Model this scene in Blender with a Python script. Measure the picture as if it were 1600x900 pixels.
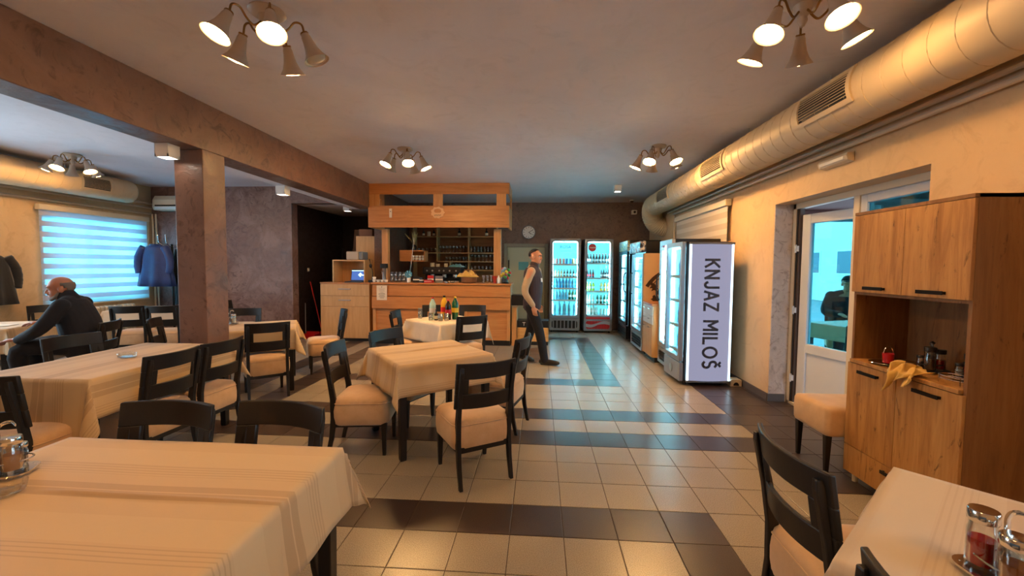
import bpy, bmesh, math, random
from mathutils import Vector, Matrix, Euler
R_ = math.radians
sc = bpy.context.scene
COL = sc.collection
for _o in list(bpy.data.objects):
    bpy.data.objects.remove(_o, do_unlink=True)

# ------------------------------------------------------------------ camera
cam_d = bpy.data.cameras.new('camera'); cam = bpy.data.objects.new('camera', cam_d); COL.objects.link(cam)
cam_d.sensor_fit = 'HORIZONTAL'; cam_d.sensor_width = 36.0; cam_d.lens = 650.09 / 1600 * 36.0
cam_d.clip_start = 0.02; cam_d.clip_end = 200
YAW, PITCH, ROLL = 0.0655289, 0.0512537, 0.0077412
CAM = Vector((-0.1499, -2.2535, 1.5006))
_f = Vector((-math.sin(YAW) * math.cos(PITCH), math.cos(YAW) * math.cos(PITCH), -math.sin(PITCH)))
_r = Vector((math.cos(YAW), math.sin(YAW), 0)); _u = _r.cross(_f)
_r2 = math.cos(ROLL) * _r + math.sin(ROLL) * _u; _u2 = -math.sin(ROLL) * _r + math.cos(ROLL) * _u
_m = Matrix((_r2, _u2, -_f)).transposed().to_4x4(); _m.translation = CAM
cam.matrix_world = _m
sc.camera = cam

# ------------------------------------------------------------------ overcast sky
world = bpy.data.worlds.new('overcast_sky'); sc.world = world; world.use_nodes = True
_bg = world.node_tree.nodes['Background']
_bg.inputs['Color'].default_value = (0.62, 0.82, 1.0, 1)
_bg.inputs['Strength'].default_value = 3.8

sc.view_settings.view_transform = 'Standard'; sc.view_settings.look = 'None'
sc.view_settings.gamma = 1.0; sc.view_settings.use_curve_mapping = False
sc.view_settings.exposure = 1.35
sc.cycles.use_denoising = True
sc.cycles.sample_clamp_indirect = 6.0
sc.cycles.max_bounces = 8; sc.cycles.diffuse_bounces = 4; sc.cycles.glossy_bounces = 3
sc.cycles.transmission_bounces = 6; sc.cycles.transparent_max_bounces = 16
sc.cycles.caustics_reflective = False; sc.cycles.caustics_refractive = False

# sky portals in the window and door openings (they only steer the sky's own light)
def portal(name, loc, rot, sx, sy):
    d = bpy.data.lights.new(name, 'AREA'); d.shape = 'RECTANGLE'; d.size = sx; d.size_y = sy
    d.cycles.is_portal = True
    o = bpy.data.objects.new(name, d); COL.objects.link(o); o.location = loc; o.rotation_euler = rot
    return o
XL, XR, YB, YF, ZC = -8.0, 2.453, 7.9, -4.6, 3.05      # room bounds
portal('sky_portal', (XL - 0.22, 4.67, 1.58), (0, -math.pi / 2, 0), 1.5, 1.7)
portal('sky_portal', (XL - 0.22, 1.6, 1.5), (0, -math.pi / 2, 0), 2.2, 2.8)
portal('sky_portal', (XR + 0.36, 1.67, 1.1), (0, math.pi / 2, 0), 2.2, 1.86)
portal('sky_portal', (XR + 0.28, -2.3, 1.65), (0, math.pi / 2, 0), 1.5, 2.4)

# ------------------------------------------------------------------ mesh helpers
class G:
    """collects shapes; build() links them as one mesh object"""
    def __init__(s): s.v = []; s.f = []; s.m = []; s.uv = {}
    def add(s, vs, fs, mi=0):
        o = len(s.v); s.v += [tuple(v) for v in vs]; s.f += [tuple(i + o for i in f) for f in fs]; s.m += [mi] * len(fs); return s
    def box(s, x0, x1, y0, y1, z0, z1, mi=0):
        vs = [(x, y, z) for z in (z0, z1) for y in (y0, y1) for x in (x0, x1)]
        return s.add(vs, [(0, 2, 3, 1), (4, 5, 7, 6), (0, 1, 5, 4), (2, 6, 7, 3), (0, 4, 6, 2), (1, 3, 7, 5)], mi)
    def cbox(s, c, d, rot=None, mi=0):
        vs = []
        for z in (-.5, .5):
            for y in (-.5, .5):
                for x in (-.5, .5):
                    p = Vector((x * d[0], y * d[1], z * d[2]))
                    if rot is not None: p = (rot if isinstance(rot, Matrix) else Euler(rot).to_matrix()) @ p
                    vs.append(p + Vector(c))
        return s.add(vs, [(0, 2, 3, 1), (4, 5, 7, 6), (0, 1, 5, 4), (2, 6, 7, 3), (0, 4, 6, 2), (1, 3, 7, 5)], mi)
    def rings(s, rings, mi=0, cap=True, closed=True):
        n = len(rings[0]); vs = [p for r in rings for p in r]; fs = []
        for i in range(len(rings) - 1):
            for j in range(n if closed else n - 1):
                k = (j + 1) % n
                fs.append((i * n + j, i * n + k, (i + 1) * n + k, (i + 1) * n + j))
        if cap and closed:
            fs.append(tuple(range(n - 1, -1, -1))); b = (len(rings) - 1) * n; fs.append(tuple(range(b, b + n)))
        return s.add(vs, fs, mi)
    def cyl(s, p0, p1, r0, r1=None, n=12, mi=0, cap=True):
        r1 = r0 if r1 is None else r1
        return s.tube([p0, p1], [r0, r1], n, mi, cap)
    def tube(s, pts, r, n=8, mi=0, cap=True, flat=1.0):
        pts = [Vector(p) for p in pts]; rs = r if isinstance(r, (list, tuple)) else [r] * len(pts)
        rings = []; up = None
        for i, p in enumerate(pts):
            t = (pts[min(i + 1, len(pts) - 1)] - pts[max(i - 1, 0)])
            if t.length < 1e-9: t = Vector((0, 0, 1))
            t.normalize()
            if up is None:
                a = Vector((0, 0, 1)) if abs(t.z) < .9 else Vector((1, 0, 0))
                up = (a - t * a.dot(t)).normalized()
            else:
                up = up - t * up.dot(t)
                up = up.normalized() if up.length > 1e-6 else t.orthogonal().normalized()
            b = t.cross(up)
            rings.append([p + (b * math.cos(q) + up * math.sin(q) * flat) * rs[i] for q in [2 * math.pi * k / n for k in range(n)]])
        return s.rings(rings, mi, cap)
    def lathe(s, prof, n=16, c=(0, 0, 0), mi=0, mat=None, cap=True):
        c = Vector(c); rings = []
        for r, z in prof:
            ring = []
            for k in range(n):
                a = 2 * math.pi * k / n; p = Vector((max(r, 1e-4) * math.cos(a), max(r, 1e-4) * math.sin(a), z))
                if mat is not None: p = mat @ p
                ring.append(p + c)
            rings.append(ring)
        return s.rings(rings, mi, cap)
    def prism(s, poly, a0, a1, axis='y', mi=0):
        """poly of 2-D points extruded along an axis (x: (y,z); y: (x,z); z: (x,y))"""
        def P(u, v, w): return {'x': (w, u, v), 'y': (u, w, v), 'z': (u, v, w)}[axis]
        n = len(poly); vs = [P(u, v, a0) for u, v in poly] + [P(u, v, a1) for u, v in poly]
        fs = [tuple(range(n))[::-1], tuple(range(n, 2 * n))] + [(i, (i + 1) % n, n + (i + 1) % n, n + i) for i in range(n)]
        return s.add(vs, fs, mi)
    def ball(s, c, r, n=12, m=8, mi=0, rot=None):
        r = r if isinstance(r, (list, tuple)) else (r, r, r); c = Vector(c); rings = []
        for i in range(m + 1):
            t = math.pi * (i + .02) / (m + .04) - math.pi / 2
            ring = []
            for k in range(n):
                a = 2 * math.pi * k / n
                p = Vector((r[0] * math.cos(t) * math.cos(a), r[1] * math.cos(t) * math.sin(a), r[2] * math.sin(t)))
                if rot is not None: p = rot @ p
                ring.append(c + p)
            rings.append(ring)
        return s.rings(rings, mi)
    def mesh(s, name, mats, smooth=False, fixn=True):
        me = bpy.data.meshes.new(name); me.from_pydata(s.v, [], s.f)
        for m in (mats if isinstance(mats, (list, tuple)) else [mats]): me.materials.append(m)
        if any(s.m):
            me.polygons.foreach_set('material_index', s.m)
        if fixn:
            bm = bmesh.new(); bm.from_mesh(me); bmesh.ops.recalc_face_normals(bm, faces=bm.faces); bm.to_mesh(me); bm.free()
        if smooth:
            me.polygons.foreach_set('use_smooth', [True] * len(me.polygons))
            if smooth != 'all':
                me.set_sharp_from_angle(angle=R_(40))
        me.update(); return me
    def build(s, name, mats, parent=None, smooth=False, bevel=0, seg=2, loc=(0, 0, 0), rot=(0, 0, 0)):
        return put(name, s.mesh(name, mats, smooth), parent, loc, rot, bevel, seg)

def put(name, me, parent=None, loc=(0, 0, 0), rot=(0, 0, 0), bevel=0, seg=2):
    o = bpy.data.objects.new(name, me); COL.objects.link(o); o.location = loc; o.rotation_euler = rot
    if parent: o.parent = parent
    if bevel:
        b = o.modifiers.new('edge', 'BEVEL'); b.width = bevel; b.segments = seg; b.limit_method = 'ANGLE'; b.angle_limit = R_(40)
        b.harden_normals = False
    return o
def tag(o, label=None, cat=None, group=None, kind=None):
    if label: o['label'] = label
    if cat: o['category'] = cat
    if group: o['group'] = group
    if kind: o['kind'] = kind
    return o
def thing(name, label, cat, loc=(0, 0, 0), rz=0, group=None):
    o = bpy.data.objects.new(name, None); COL.objects.link(o); o.empty_display_size = .1
    o.location = loc; o.rotation_euler = (0, 0, rz); return tag(o, label, cat, group)
def copy_tree(o, parent=None):
    c = o.copy(); COL.objects.link(c)
    if parent: c.parent = parent
    for ch in list(o.children): copy_tree(ch, c)
    return c
def struct(o): o['kind'] = 'structure'; return o
def text_mesh(name, body, size, mats, extrude=0.0008, shear=0.0, bold=0.0, align='CENTER', space=1.0):
    cu = bpy.data.curves.new(name, 'FONT'); cu.body = body; cu.size = size; cu.extrude = extrude; cu.shear = shear
    cu.offset = bold; cu.align_x = align; cu.align_y = 'CENTER'; cu.space_character = space; cu.resolution_u = 3
    o = bpy.data.objects.new(name, cu); COL.objects.link(o)
    dg = bpy.context.evaluated_depsgraph_get(); me = bpy.data.meshes.new_from_object(o.evaluated_get(dg))
    bpy.data.objects.remove(o, do_unlink=True); me.materials.clear(); me.materials.append(mats); me.name = name
    return me
def rounded_rect(w, h, r, n=5, cx=0, cy=0):
    pts = []
    for sx, sy, a0 in ((1, 1, 0), (-1, 1, 90), (-1, -1, 180), (1, -1, 270)):
        for k in range(n + 1):
            a = R_(a0 + 90 * k / n); pts.append((cx + sx * (w / 2 - r) + r * math.cos(a), cy + sy * (h / 2 - r) + r * math.sin(a)))
    return pts
def smooth_path(ctrl, n=8):
    """Catmull-Rom through control points"""
    P = [Vector(p) for p in ctrl]; P = [P[0] * 2 - P[1]] + P + [P[-1] * 2 - P[-2]]; out = []
    for i in range(1, len(P) - 2):
        for k in range(n):
            t = k / n; a, b, c, d = P[i - 1], P[i], P[i + 1], P[i + 2]
            out.append(.5 * ((2 * b) + (c - a) * t + (2 * a - 5 * b + 4 * c - d) * t * t + (3 * b - a - 3 * c + d) * t ** 3))
    out.append(P[-2]); return out

# ------------------------------------------------------------------ materials
def _lin(c):
    return tuple(((x / 12.92) if x <= .04045 else ((x + .055) / 1.055) ** 2.4) for x in c)
def rgb(r, g, b): return _lin((r / 255, g / 255, b / 255)) + (1,)
class N:
    def __init__(s, name):
        s.mat = bpy.data.materials.new(name); s.mat.use_nodes = True; s.t = s.mat.node_tree; s.b = s.t.nodes['Principled BSDF']; s.out = s.t.nodes['Material Output']
    def n(s, t, **k):
        d = s.t.nodes.new(t)
        for a, b in k.items(): setattr(d, a, b)
        return d
    def l(s, a, b): s.t.links.new(a, b)
    def coord(s, which='Object', scale=(1, 1, 1), rot=(0, 0, 0), loc=(0, 0, 0)):
        c = s.n('ShaderNodeTexCoord'); m = s.n('ShaderNodeMapping'); s.l(c.outputs[which], m.inputs[0])
        m.inputs['Scale'].default_value = scale; m.inputs['Rotation'].default_value = rot; m.inputs['Location'].default_value = loc
        return m.outputs[0]
    def noise(s, vec, scale=5, detail=4, rough=.5, dist=0):
        d = s.n('ShaderNodeTexNoise'); s.l(vec, d.inputs['Vector']); d.inputs['Scale'].default_value = scale
        d.inputs['Detail'].default_value = detail; d.inputs['Roughness'].default_value = rough; d.inputs['Distortion'].default_value = dist
        return d.outputs['Fac']
    def ramp(s, fac, stops, interp='LINEAR'):
        d = s.n('ShaderNodeValToRGB'); s.l(fac, d.inputs[0]); cr = d.color_ramp; cr.interpolation = interp
        while len(cr.elements) < len(stops): cr.elements.new(.5)
        for e, (p, c) in zip(cr.elements, stops):
            e.position = p; e.color = c if len(c) == 4 else tuple(c) + (1,)
        return d.outputs[0]
    def mix(s, a, b, fac, mode='MIX'):
        d = s.n('ShaderNodeMix', data_type='RGBA', blend_type=mode)
        for sock, v in ((0, fac), (6, a), (7, b)):
            if hasattr(v, 'is_linked') or hasattr(v, 'links'): s.l(v, d.inputs[sock])
            else: d.inputs[sock].default_value = v
        return d.outputs[2]
    def math(s, op, a, b=None):
        d = s.n('ShaderNodeMath', operation=op)
        for i, v in enumerate((a, b)):
            if v is None: continue
            if hasattr(v, 'links'): s.l(v, d.inputs[i])
            else: d.inputs[i].default_value = v
        return d.outputs[0]
    def bump(s, h, strength=.3, dist=.01):
        d = s.n('ShaderNodeBump'); s.l(h, d.inputs['Height']); d.inputs['Strength'].default_value = strength; d.inputs['Distance'].default_value = dist
        s.l(d.outputs[0], s.b.inputs['Normal']); return d
    def set(s, **k):
        for a, v in k.items():
            i = s.b.inputs[a.replace('_', ' ')]
            if hasattr(v, 'links'): s.l(v, i)
            else: i.default_value = v
        return s
def plain(name, c, rough=.5, metal=0.0, **k):
    m = N(name); m.set(Base_Color=c, Roughness=rough, Metallic=metal, **k); return m.mat
def emit(name, c, st):
    m = N(name); m.set(Base_Color=(0, 0, 0, 1), Roughness=.6); m.set(**{'Emission_Color': c, 'Emission_Strength': st}); return m.mat
def thin_glass(name, tint=(.95, 1, 1, 1), refl=.09, rough=.03):
    m = N(name); tr = m.n('ShaderNodeBsdfTransparent'); tr.inputs[0].default_value = tint
    gl = m.n('ShaderNodeBsdfGlossy'); gl.inputs['Roughness'].default_value = rough; gl.inputs[0].default_value = (1, 1, 1, 1)
    lw = m.n('ShaderNodeLayerWeight'); lw.inputs[0].default_value = .25
    f = m.math('ADD', m.math('MULTIPLY', lw.outputs['Fresnel'], .55), refl * .4)
    mx = m.n('ShaderNodeMixShader'); m.l(f, mx.inputs[0]); m.l(tr.outputs[0], mx.inputs[1]); m.l(gl.outputs[0], mx.inputs[2])
    m.l(mx.outputs[0], m.out.inputs[0]); return m.mat
def stucco(name, c1, c2, c3, rough=.5, scale=2.2, bump=.35, spread=.14):
    m = N(name); v = m.coord('Object')
    big = m.noise(v, scale, 6, .6, .8); veins = m.noise(v, scale * 3.2, 8, .65, 2.2); fine = m.noise(v, 38, 3, .5)
    col = m.ramp(big, [(.5 - spread, c1), (.5, c2), (.5 + spread, c1)])
    col = m.mix(col, c3, m.ramp(veins, [(.52, (0, 0, 0)), (.66, (1, 1, 1))]))
    col = m.mix(col, (.5, .5, .5, 1), m.math('MULTIPLY', fine, .06), 'OVERLAY')
    m.set(Base_Color=col, Roughness=m.ramp(veins, [(.4, (rough + .12,) * 3), (.65, (rough - .12,) * 3)]))
    m.bump(m.math('ADD', m.math('MULTIPLY', veins, .8), m.math('MULTIPLY', fine, .15)), bump, .012); return m.mat
def wood(name, c1, c2, c3, axis='x', rough=.42, gs=1.0, knots=False, coat=0.0):
    m = N(name); s = {'x': (1.2, 14, 14), 'y': (14, 1.2, 14), 'z': (14, 14, 1.2)}[axis]
    v = m.coord('Object', tuple(q * gs for q in s)); info = m.n('ShaderNodeObjectInfo')
    vv = m.n('ShaderNodeVectorMath', operation='ADD'); m.l(v, vv.inputs[0])
    sc_ = m.n('ShaderNodeVectorMath', operation='SCALE'); sc_.inputs[0].default_value = (7, 13, 5); m.l(info.outputs['Random'], sc_.inputs['Scale']); m.l(sc_.outputs[0], vv.inputs[1])
    g1 = m.noise(vv.outputs[0], 1.6, 5, .6, .6); g2 = m.noise(vv.outputs[0], 7, 4, .6, .2)
    col = m.ramp(g1, [(.3, c1), (.5, c2), (.72, c3)])
    col = m.mix(col, c1, m.ramp(g2, [(.52, (0, 0, 0)), (.75, (.55, .55, .55))]))
    if knots:
        k = {'x': (2.2, 9, 9), 'y': (9, 2.2, 9), 'z': (7, 7, 1.6)}[axis]
        kv = m.coord('Object', k); kn = m.noise(kv, 1.5, 7, .7, 2.5)
        col = m.mix(col, rgb(70, 38, 18), m.ramp(kn, [(.60, (0, 0, 0)), (.68, (.75, .75, .75))]))
    m.set(Base_Color=col, Roughness=rough); m.bump(g2, .08, .004)
    if coat: m.set(Coat_Weight=coat, Coat_Roughness=.15)
    return m.mat
def fabric(name, c1, c2, rough=.9, scale=60, bump=.25, sheen=.3):
    m = N(name); v = m.coord('Object'); a = m.noise(v, 7, 4, .6); b = m.noise(v, scale, 2, .6)
    m.set(Base_Color=m.ramp(a, [(.3, c1), (.7, c2)]), Roughness=rough, Sheen_Weight=sheen); m.bump(b, bump, .003); return m.mat
def cloth(name, base, dark, lite, lines):
    """table linen, woven stripes follow the flat weave (UV = metres on the flat cloth)"""
    m = N(name); c = m.n('ShaderNodeTexCoord'); sp = m.n('ShaderNodeSeparateXYZ'); m.l(c.outputs['UV'], sp.inputs[0])
    v = sp.outputs['Y']; per = m.math('FRACT', m.math('MULTIPLY', v, 1 / .42))
    d, L = dark, lite
    col = m.ramp(per, [(0, base), (.10, d), (.20, base), (.215, d), (.30, base), (.42, base), (.62, L), (.9, base)], 'CONSTANT')
    fine = m.math('FRACT', m.math('MULTIPLY', v, 1 / .017)); inz = m.math('MULTIPLY', m.math('GREATER_THAN', per, .44), m.math('LESS_THAN', per, .62))
    col = m.mix(col, lines, m.math('MULTIPLY', m.math('MULTIPLY', m.math('GREATER_THAN', fine, .7), inz), .32))
    w = m.noise(m.coord('UV', (400, 400, 400)), 1, 2, .5)
    wr = m.noise(m.coord('Object'), 4, 4, .55, .6)
    col = m.mix(col, (.5, .5, .5, 1), m.math('MULTIPLY', w, .10), 'OVERLAY')
    m.set(Base_Color=col, Roughness=.62, Sheen_Weight=.2); m.bump(m.math('ADD', m.math('MULTIPLY', w, .06), wr), .16, .02); return m.mat

M = {}
M['plaster'] = stucco('ochre_plaster', rgb(212, 180, 138), rgb(219, 188, 146), rgb(206, 173, 131), .55, .9, .14, .2)
M['plaster_rough'] = stucco('grey_stucco_plaster', rgb(196, 186, 182), rgb(214, 204, 198), rgb(166, 152, 146), .42, 2.6, .7)
M['brown'] = stucco('brown_stucco', rgb(110, 80, 66), rgb(122, 90, 75), rgb(86, 60, 48), .44, 1.6, .35)
M['mauve'] = stucco('mauve_stucco', rgb(158, 130, 122), rgb(128, 98, 90), rgb(104, 76, 68), .40, 1.9, .6)
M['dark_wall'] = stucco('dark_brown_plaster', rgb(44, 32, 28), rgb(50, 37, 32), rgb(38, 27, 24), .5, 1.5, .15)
M['backwall'] = stucco('taupe_stucco', rgb(122, 100, 93), rgb(132, 110, 101), rgb(102, 82, 76), .42, 2.4, .35)
M['ceiling'] = stucco('ceiling_paint', rgb(224, 219, 226), rgb(229, 224, 231), rgb(220, 215, 222), .7, .8, .05)
def tile_mat(name, a, b, c, rough):
    m = N(name); v = m.coord('Object'); oi = m.n('ShaderNodeObjectInfo'); ge = m.n('ShaderNodeNewGeometry')
    sp = m.noise(ge.outputs['Position'], 210, 2, .6); cl = m.noise(ge.outputs['Position'], 3.0, 5, .6, .4)
    col = m.ramp(sp, [(.34, a), (.5, b), (.66, c)])
    col = m.mix(col, (.35, .33, .30, 1), m.math('MULTIPLY', m.math('SUBTRACT', oi.outputs['Random'], .3), .10), 'MIX')
    col = m.mix(col, (.2, .16, .12, 1), m.ramp(cl, [(.5, (0, 0, 0)), (.9, (.10, .10, .10))]))
    m.set(Base_Color=col, Roughness=rough + .03, Specular_IOR_Level=.45); m.bump(sp, .05, .002); return m.mat
M['tile_l'] = tile_mat('light_porcelain_tile', rgb(132, 123, 112), rgb(156, 147, 135), rgb(170, 161, 149), .24)
M['tile_d'] = tile_mat('dark_porcelain_tile', rgb(52, 42, 42), rgb(62, 51, 50), rgb(72, 60, 58), .26)
M['grout'] = plain('grout', rgb(70, 56, 46), .9)
M['skirt'] = plain('grey_skirting_tile', rgb(92, 84, 82), .45)
M['black_wood'] = wood('black_stained_wood', rgb(11, 7, 6), rgb(16, 10, 9), rgb(22, 14, 12), 'z', .46, 1, False, .08)
M['seat'] = fabric('beige_suede', rgb(200, 160, 118), rgb(218, 182, 142), .85, 90, .2, .5)
M['beech'] = wood('beech_laminate', rgb(184, 118, 66), rgb(198, 132, 78), rgb(208, 144, 88), 'x', .40)
M['beech_v'] = wood('beech_laminate_upright', rgb(192, 132, 80), rgb(206, 148, 94), rgb(214, 158, 104), 'z', .42)
M['beech_pale'] = wood('pale_beech_laminate', rgb(206, 158, 104), rgb(216, 170, 116), rgb(224, 180, 126), 'z', .45)
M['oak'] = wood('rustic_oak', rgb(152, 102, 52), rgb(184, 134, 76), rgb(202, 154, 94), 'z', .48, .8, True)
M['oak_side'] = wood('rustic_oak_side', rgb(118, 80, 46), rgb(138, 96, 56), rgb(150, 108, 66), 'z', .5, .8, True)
M['cloth'] = cloth('beige_striped_linen', rgb(206, 176, 134), rgb(186, 154, 114), rgb(210, 182, 140), rgb(150, 114, 80))
M['cloth_pale'] = cloth('pale_striped_linen', rgb(208, 190, 168), rgb(200, 180, 158), rgb(210, 194, 172), rgb(186, 162, 136))
M['white_cloth'] = fabric('cream_linen', rgb(222, 206, 184), rgb(232, 218, 198), .7, 120, .2, .2)
M['black_metal'] = plain('black_metal', (.012, .012, .013, 1), .35, .6)
M['chrome'] = plain('chrome', (.78, .76, .73, 1), .13, 1.0)
M['steel'] = plain('brushed_steel', (.55, .56, .58, 1), .34, 1.0)
M['brass'] = plain('antique_brass', rgb(150, 112, 66), .28, 1.0)
M['lamp_metal'] = plain('taupe_lamp_metal', rgb(196, 176, 156), .45, .1)
M['lamp_in'] = plain('lamp_reflector', rgb(235, 220, 196), .4)
M['duct'] = N('cream_duct_paint').set(Base_Color=rgb(210, 190, 156), Roughness=.48, Metallic=.05).mat
M['pipe'] = plain('painted_pipe', rgb(206, 186, 160), .42)
M['pvc'] = plain('white_pvc', rgb(216, 222, 232), .35)
M['cream_pvc'] = plain('cream_plastic', rgb(226, 214, 190), .4)
M['dark_plastic'] = plain('dark_plastic', rgb(24, 24, 28), .4)
M['grey_plastic'] = plain('grey_plastic', rgb(120, 124, 132), .4)
M['fr_grey'] = plain('fridge_grey', rgb(128, 132, 140), .35, .3)
M['fr_black'] = plain('fridge_black', rgb(20, 22, 28), .3, .2)
M['fr_silver'] = plain('fridge_silver', rgb(168, 170, 178), .3, .55)
M['fr_white'] = plain('fridge_liner', rgb(216, 236, 244), .5)
M['red'] = plain('red_plastic', rgb(190, 24, 30), .4)
M['white'] = plain('white_paint', rgb(236, 234, 230), .5)
M['paper'] = plain('paper', rgb(232, 214, 192), .8)
M['ink'] = plain('dark_ink', rgb(50, 40, 38), .8)
M['glass'] = thin_glass('clear_glass')
M['drink_glass'] = thin_glass('drinking_glass', (.84, .87, .86, 1), .60, .08)
M['jar_glass'] = thin_glass('jar_glass', (.95, .96, .95, 1), .12, .04)
M['led'] = emit('cyan_led', (.35, .85, 1.0, 1), 2.5)
M['led_w'] = emit('white_led', (.30, .84, 1.0, 1), 26.0)
M['bulb'] = emit('warm_bulb', (1.0, .54, .19, 1), 60.0)
M['bulb_strong'] = emit('strong_warm_bulb', (1.0, .54, .19, 1), 155.0)
M['bulb_soft'] = emit('soft_warm_bulb', (1.0, .54, .19, 1), 46.0)
M['tint_glass'] = thin_glass('daylight_tinted_glass', (.34, .70, .74, 1))  # cyan of the daylight outside is put into the door glass colour
M['daylight_tint_window'] = thin_glass('daylight_tinted_window_glass', (.42, .74, .80, 1))  # pane colour carries the cyan of the daylight behind the blind
M['bulb_off'] = plain('frosted_bulb', rgb(190, 180, 165), .3)
M['spot'] = emit('white_spot', (1.0, .86, .70, 1), 14.0)
M['skin'] = N('skin').set(Base_Color=rgb(196, 138, 108), Roughness=.5, Subsurface_Weight=.08).mat
M['skin2'] = N('tanned_skin').set(Base_Color=rgb(182, 122, 94), Roughness=.45, Subsurface_Weight=.08).mat
M['hair'] = plain('dark_hair', rgb(28, 20, 17), .6)
M['grey_hair'] = plain('grey_stubble', rgb(120, 108, 100), .8)
M['navy'] = fabric('navy_cloth', rgb(14, 15, 24), rgb(19, 21, 32), .85, 70, .25, .03)
M['vest'] = fabric('plum_quilted_vest', rgb(46, 30, 38), rgb(54, 36, 44), .7, 40, .25, .03)
M['shirt'] = fabric('beige_knit', rgb(168, 146, 120), rgb(184, 160, 132), .9, 80)
M['trouser'] = fabric('dark_denim', rgb(13, 14, 24), rgb(18, 19, 30), .9, 90, .25, .03)
M['shoe'] = plain('black_leather', (.012, .011, .011, 1), .4)
M['coat_blue'] = fabric('blue_nylon', rgb(30, 56, 118), rgb(40, 70, 138), .5, 30, .3, .2)
M['coat_black'] = fabric('black_wool', rgb(14, 14, 18), rgb(22, 22, 26), .9, 60)
M['dull'] = plain('dull_dark_metal', rgb(70, 64, 60), .4, .7)
M['card'] = plain('cardboard', rgb(168, 142, 120), .85)
M['cyan_cloth'] = fabric('teal_cloth', rgb(96, 166, 166), rgb(120, 186, 184), .85)
M['yellow_cloth'] = fabric('yellow_duster', rgb(206, 158, 70), rgb(226, 184, 96), .9)

# ================================================================== the setting
def slab_with_holes(fixed, a0, a1, z0, z1, t0, t1, holes, mi=0):
    """wall boxes; fixed='x' -> runs along y, thickness t0..t1 in x"""
    g = G(); A = sorted({a0, a1, *[h[0] for h in holes], *[h[1] for h in holes]}); Z = sorted({z0, z1, *[h[2] for h in holes], *[h[3] for h in holes]})
    for i in range(len(A) - 1):
        for k in range(len(Z) - 1):
            ca, cz = (A[i] + A[i + 1]) / 2, (Z[k] + Z[k + 1]) / 2
            if any(h[0] < ca < h[1] and h[2] < cz < h[3] for h in holes): continue
            if fixed == 'x': g.box(t0, t1, A[i], A[i + 1], Z[k], Z[k + 1], mi)
            else: g.box(A[i], A[i + 1], t0, t1, Z[k], Z[k + 1], mi)
    return g
DY0, DY1, DZ = 0.742, 2.59, 2.21
struct(slab_with_holes('x', YF - .2, YB + .2, 0, ZC, XR, XR + .30, [(DY0, DY1, 0, DZ), (3.85, 5.55, 1.0, 2.36), (-3.5, -1.1, .9, 2.4)]).build('wall_right', M['plaster']))
struct(slab_with_holes('x', YF - .2, 5.94, 0, ZC, XL - .25, XL, [(3.86, 5.48, .86, 2.30), (.2, 3.0, .4, 2.60)]).build('wall_left', M['plaster']))
struct(slab_with_holes('y', XL - .25, -5.06, 0, ZC, 5.74, 5.94, []).box(-5.06, -3.42, 5.74, 5.94, 2.72, ZC).build('wall_back_left', M['mauve']))
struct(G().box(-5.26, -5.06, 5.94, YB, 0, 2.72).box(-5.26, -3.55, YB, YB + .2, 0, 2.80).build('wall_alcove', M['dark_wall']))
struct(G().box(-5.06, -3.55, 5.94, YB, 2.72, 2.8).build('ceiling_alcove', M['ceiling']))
struct(G().box(-3.55, -3.38, 6.15, YB, 0, ZC).build('wall_partition', M['brown']))
struct(slab_with_holes('y', -3.55, XR, 0, ZC, YB, YB + .2, [(-1.0, .04, 0, 2.04)]).build('wall_back', M['backwall']))
struct(slab_with_holes('y', XL, XR, 0, ZC, YF - .2, YF, []).build('wall_front', M['plaster']))
struct(G().box(XL - .25, XR + .30, YF - .2, YB + .2, ZC, ZC + .15).build('ceiling', M['ceiling']))
struct(G().box(-3.67, -3.38, YF, 5.74, 2.60, ZC).build('beam', M['brown'], bevel=.006))
struct(G().box(-3.67, -3.38, 1.58, 1.865, 0, 2.60).build('column', M['brown'], bevel=.006))
struct(G().box(-3.83, -3.672, 1.865, 5.74, 2.602, ZC).build('trim_soffit', M['ceiling']))
# rough stucco reveal of the terrace door
struct(G().box(XR + .002, XR + .20, DY1 - .012, DY1, 0, DZ).build('trim_reveal', M['plaster_rough']))
struct(G().box(XR - .012, XR, DY1, YB, 0, .085).box(XR - .012, XR + .17, DY1 - .026, DY1 - .013, 0, .085).build('baseboard_right', M['skirt']))
struct(G().box(XL, XL + .012, YF, 5.74, 0, .085).build('baseboard_left', M['skirt']))
struct(G().box(XL, -5.06, 5.728, 5.74, 0, .085).build('baseboard_back_left', M['skirt']))

# ---- tiled floor: the tiles that show largest are parts, the rest one part
T = .30
def dark_tile(i, j):
    if i >= 6 and j >= 2: return True
    if j in (4, 6) and i >= -13: return True
    if j == 10 and -10 <= i <= 2: return True
    if j == 0 and i <= 2: return True
    if i == 2 and (j < 0 or 10 <= j <= 21): return True
    if j == 21 and i <= 2: return True
    if i in (-11, -13) and 7 <= j <= 19: return True
    return i == -1 and 14 <= j <= 17
floor = struct(G().box(XL - .25, XR + .30, YF - .2, YB + .2, -.2, -.003).build('floor', M['grout']))
def tile_mesh(m):
    h = T / 2 - .0022; b = .0025; g = G()
    g.rings([[(-h, -h, -.003), (h, -h, -.003), (h, h, -.003), (-h, h, -.003)], [(-h, -h, -.0012), (h, -h, -.0012), (h, h, -.0012), (-h, h, -.0012)],
             [(-h + b, -h + b, 0), (h - b, -h + b, 0), (h - b, h - b, 0), (-h + b, h - b, 0)]])
    return g.mesh('tile', m), g
tl, tg = tile_mesh(M['tile_l']); td, _ = tile_mesh(M['tile_d'])
_inv = cam.matrix_world.inverted(); cand = []; rest = []
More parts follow.
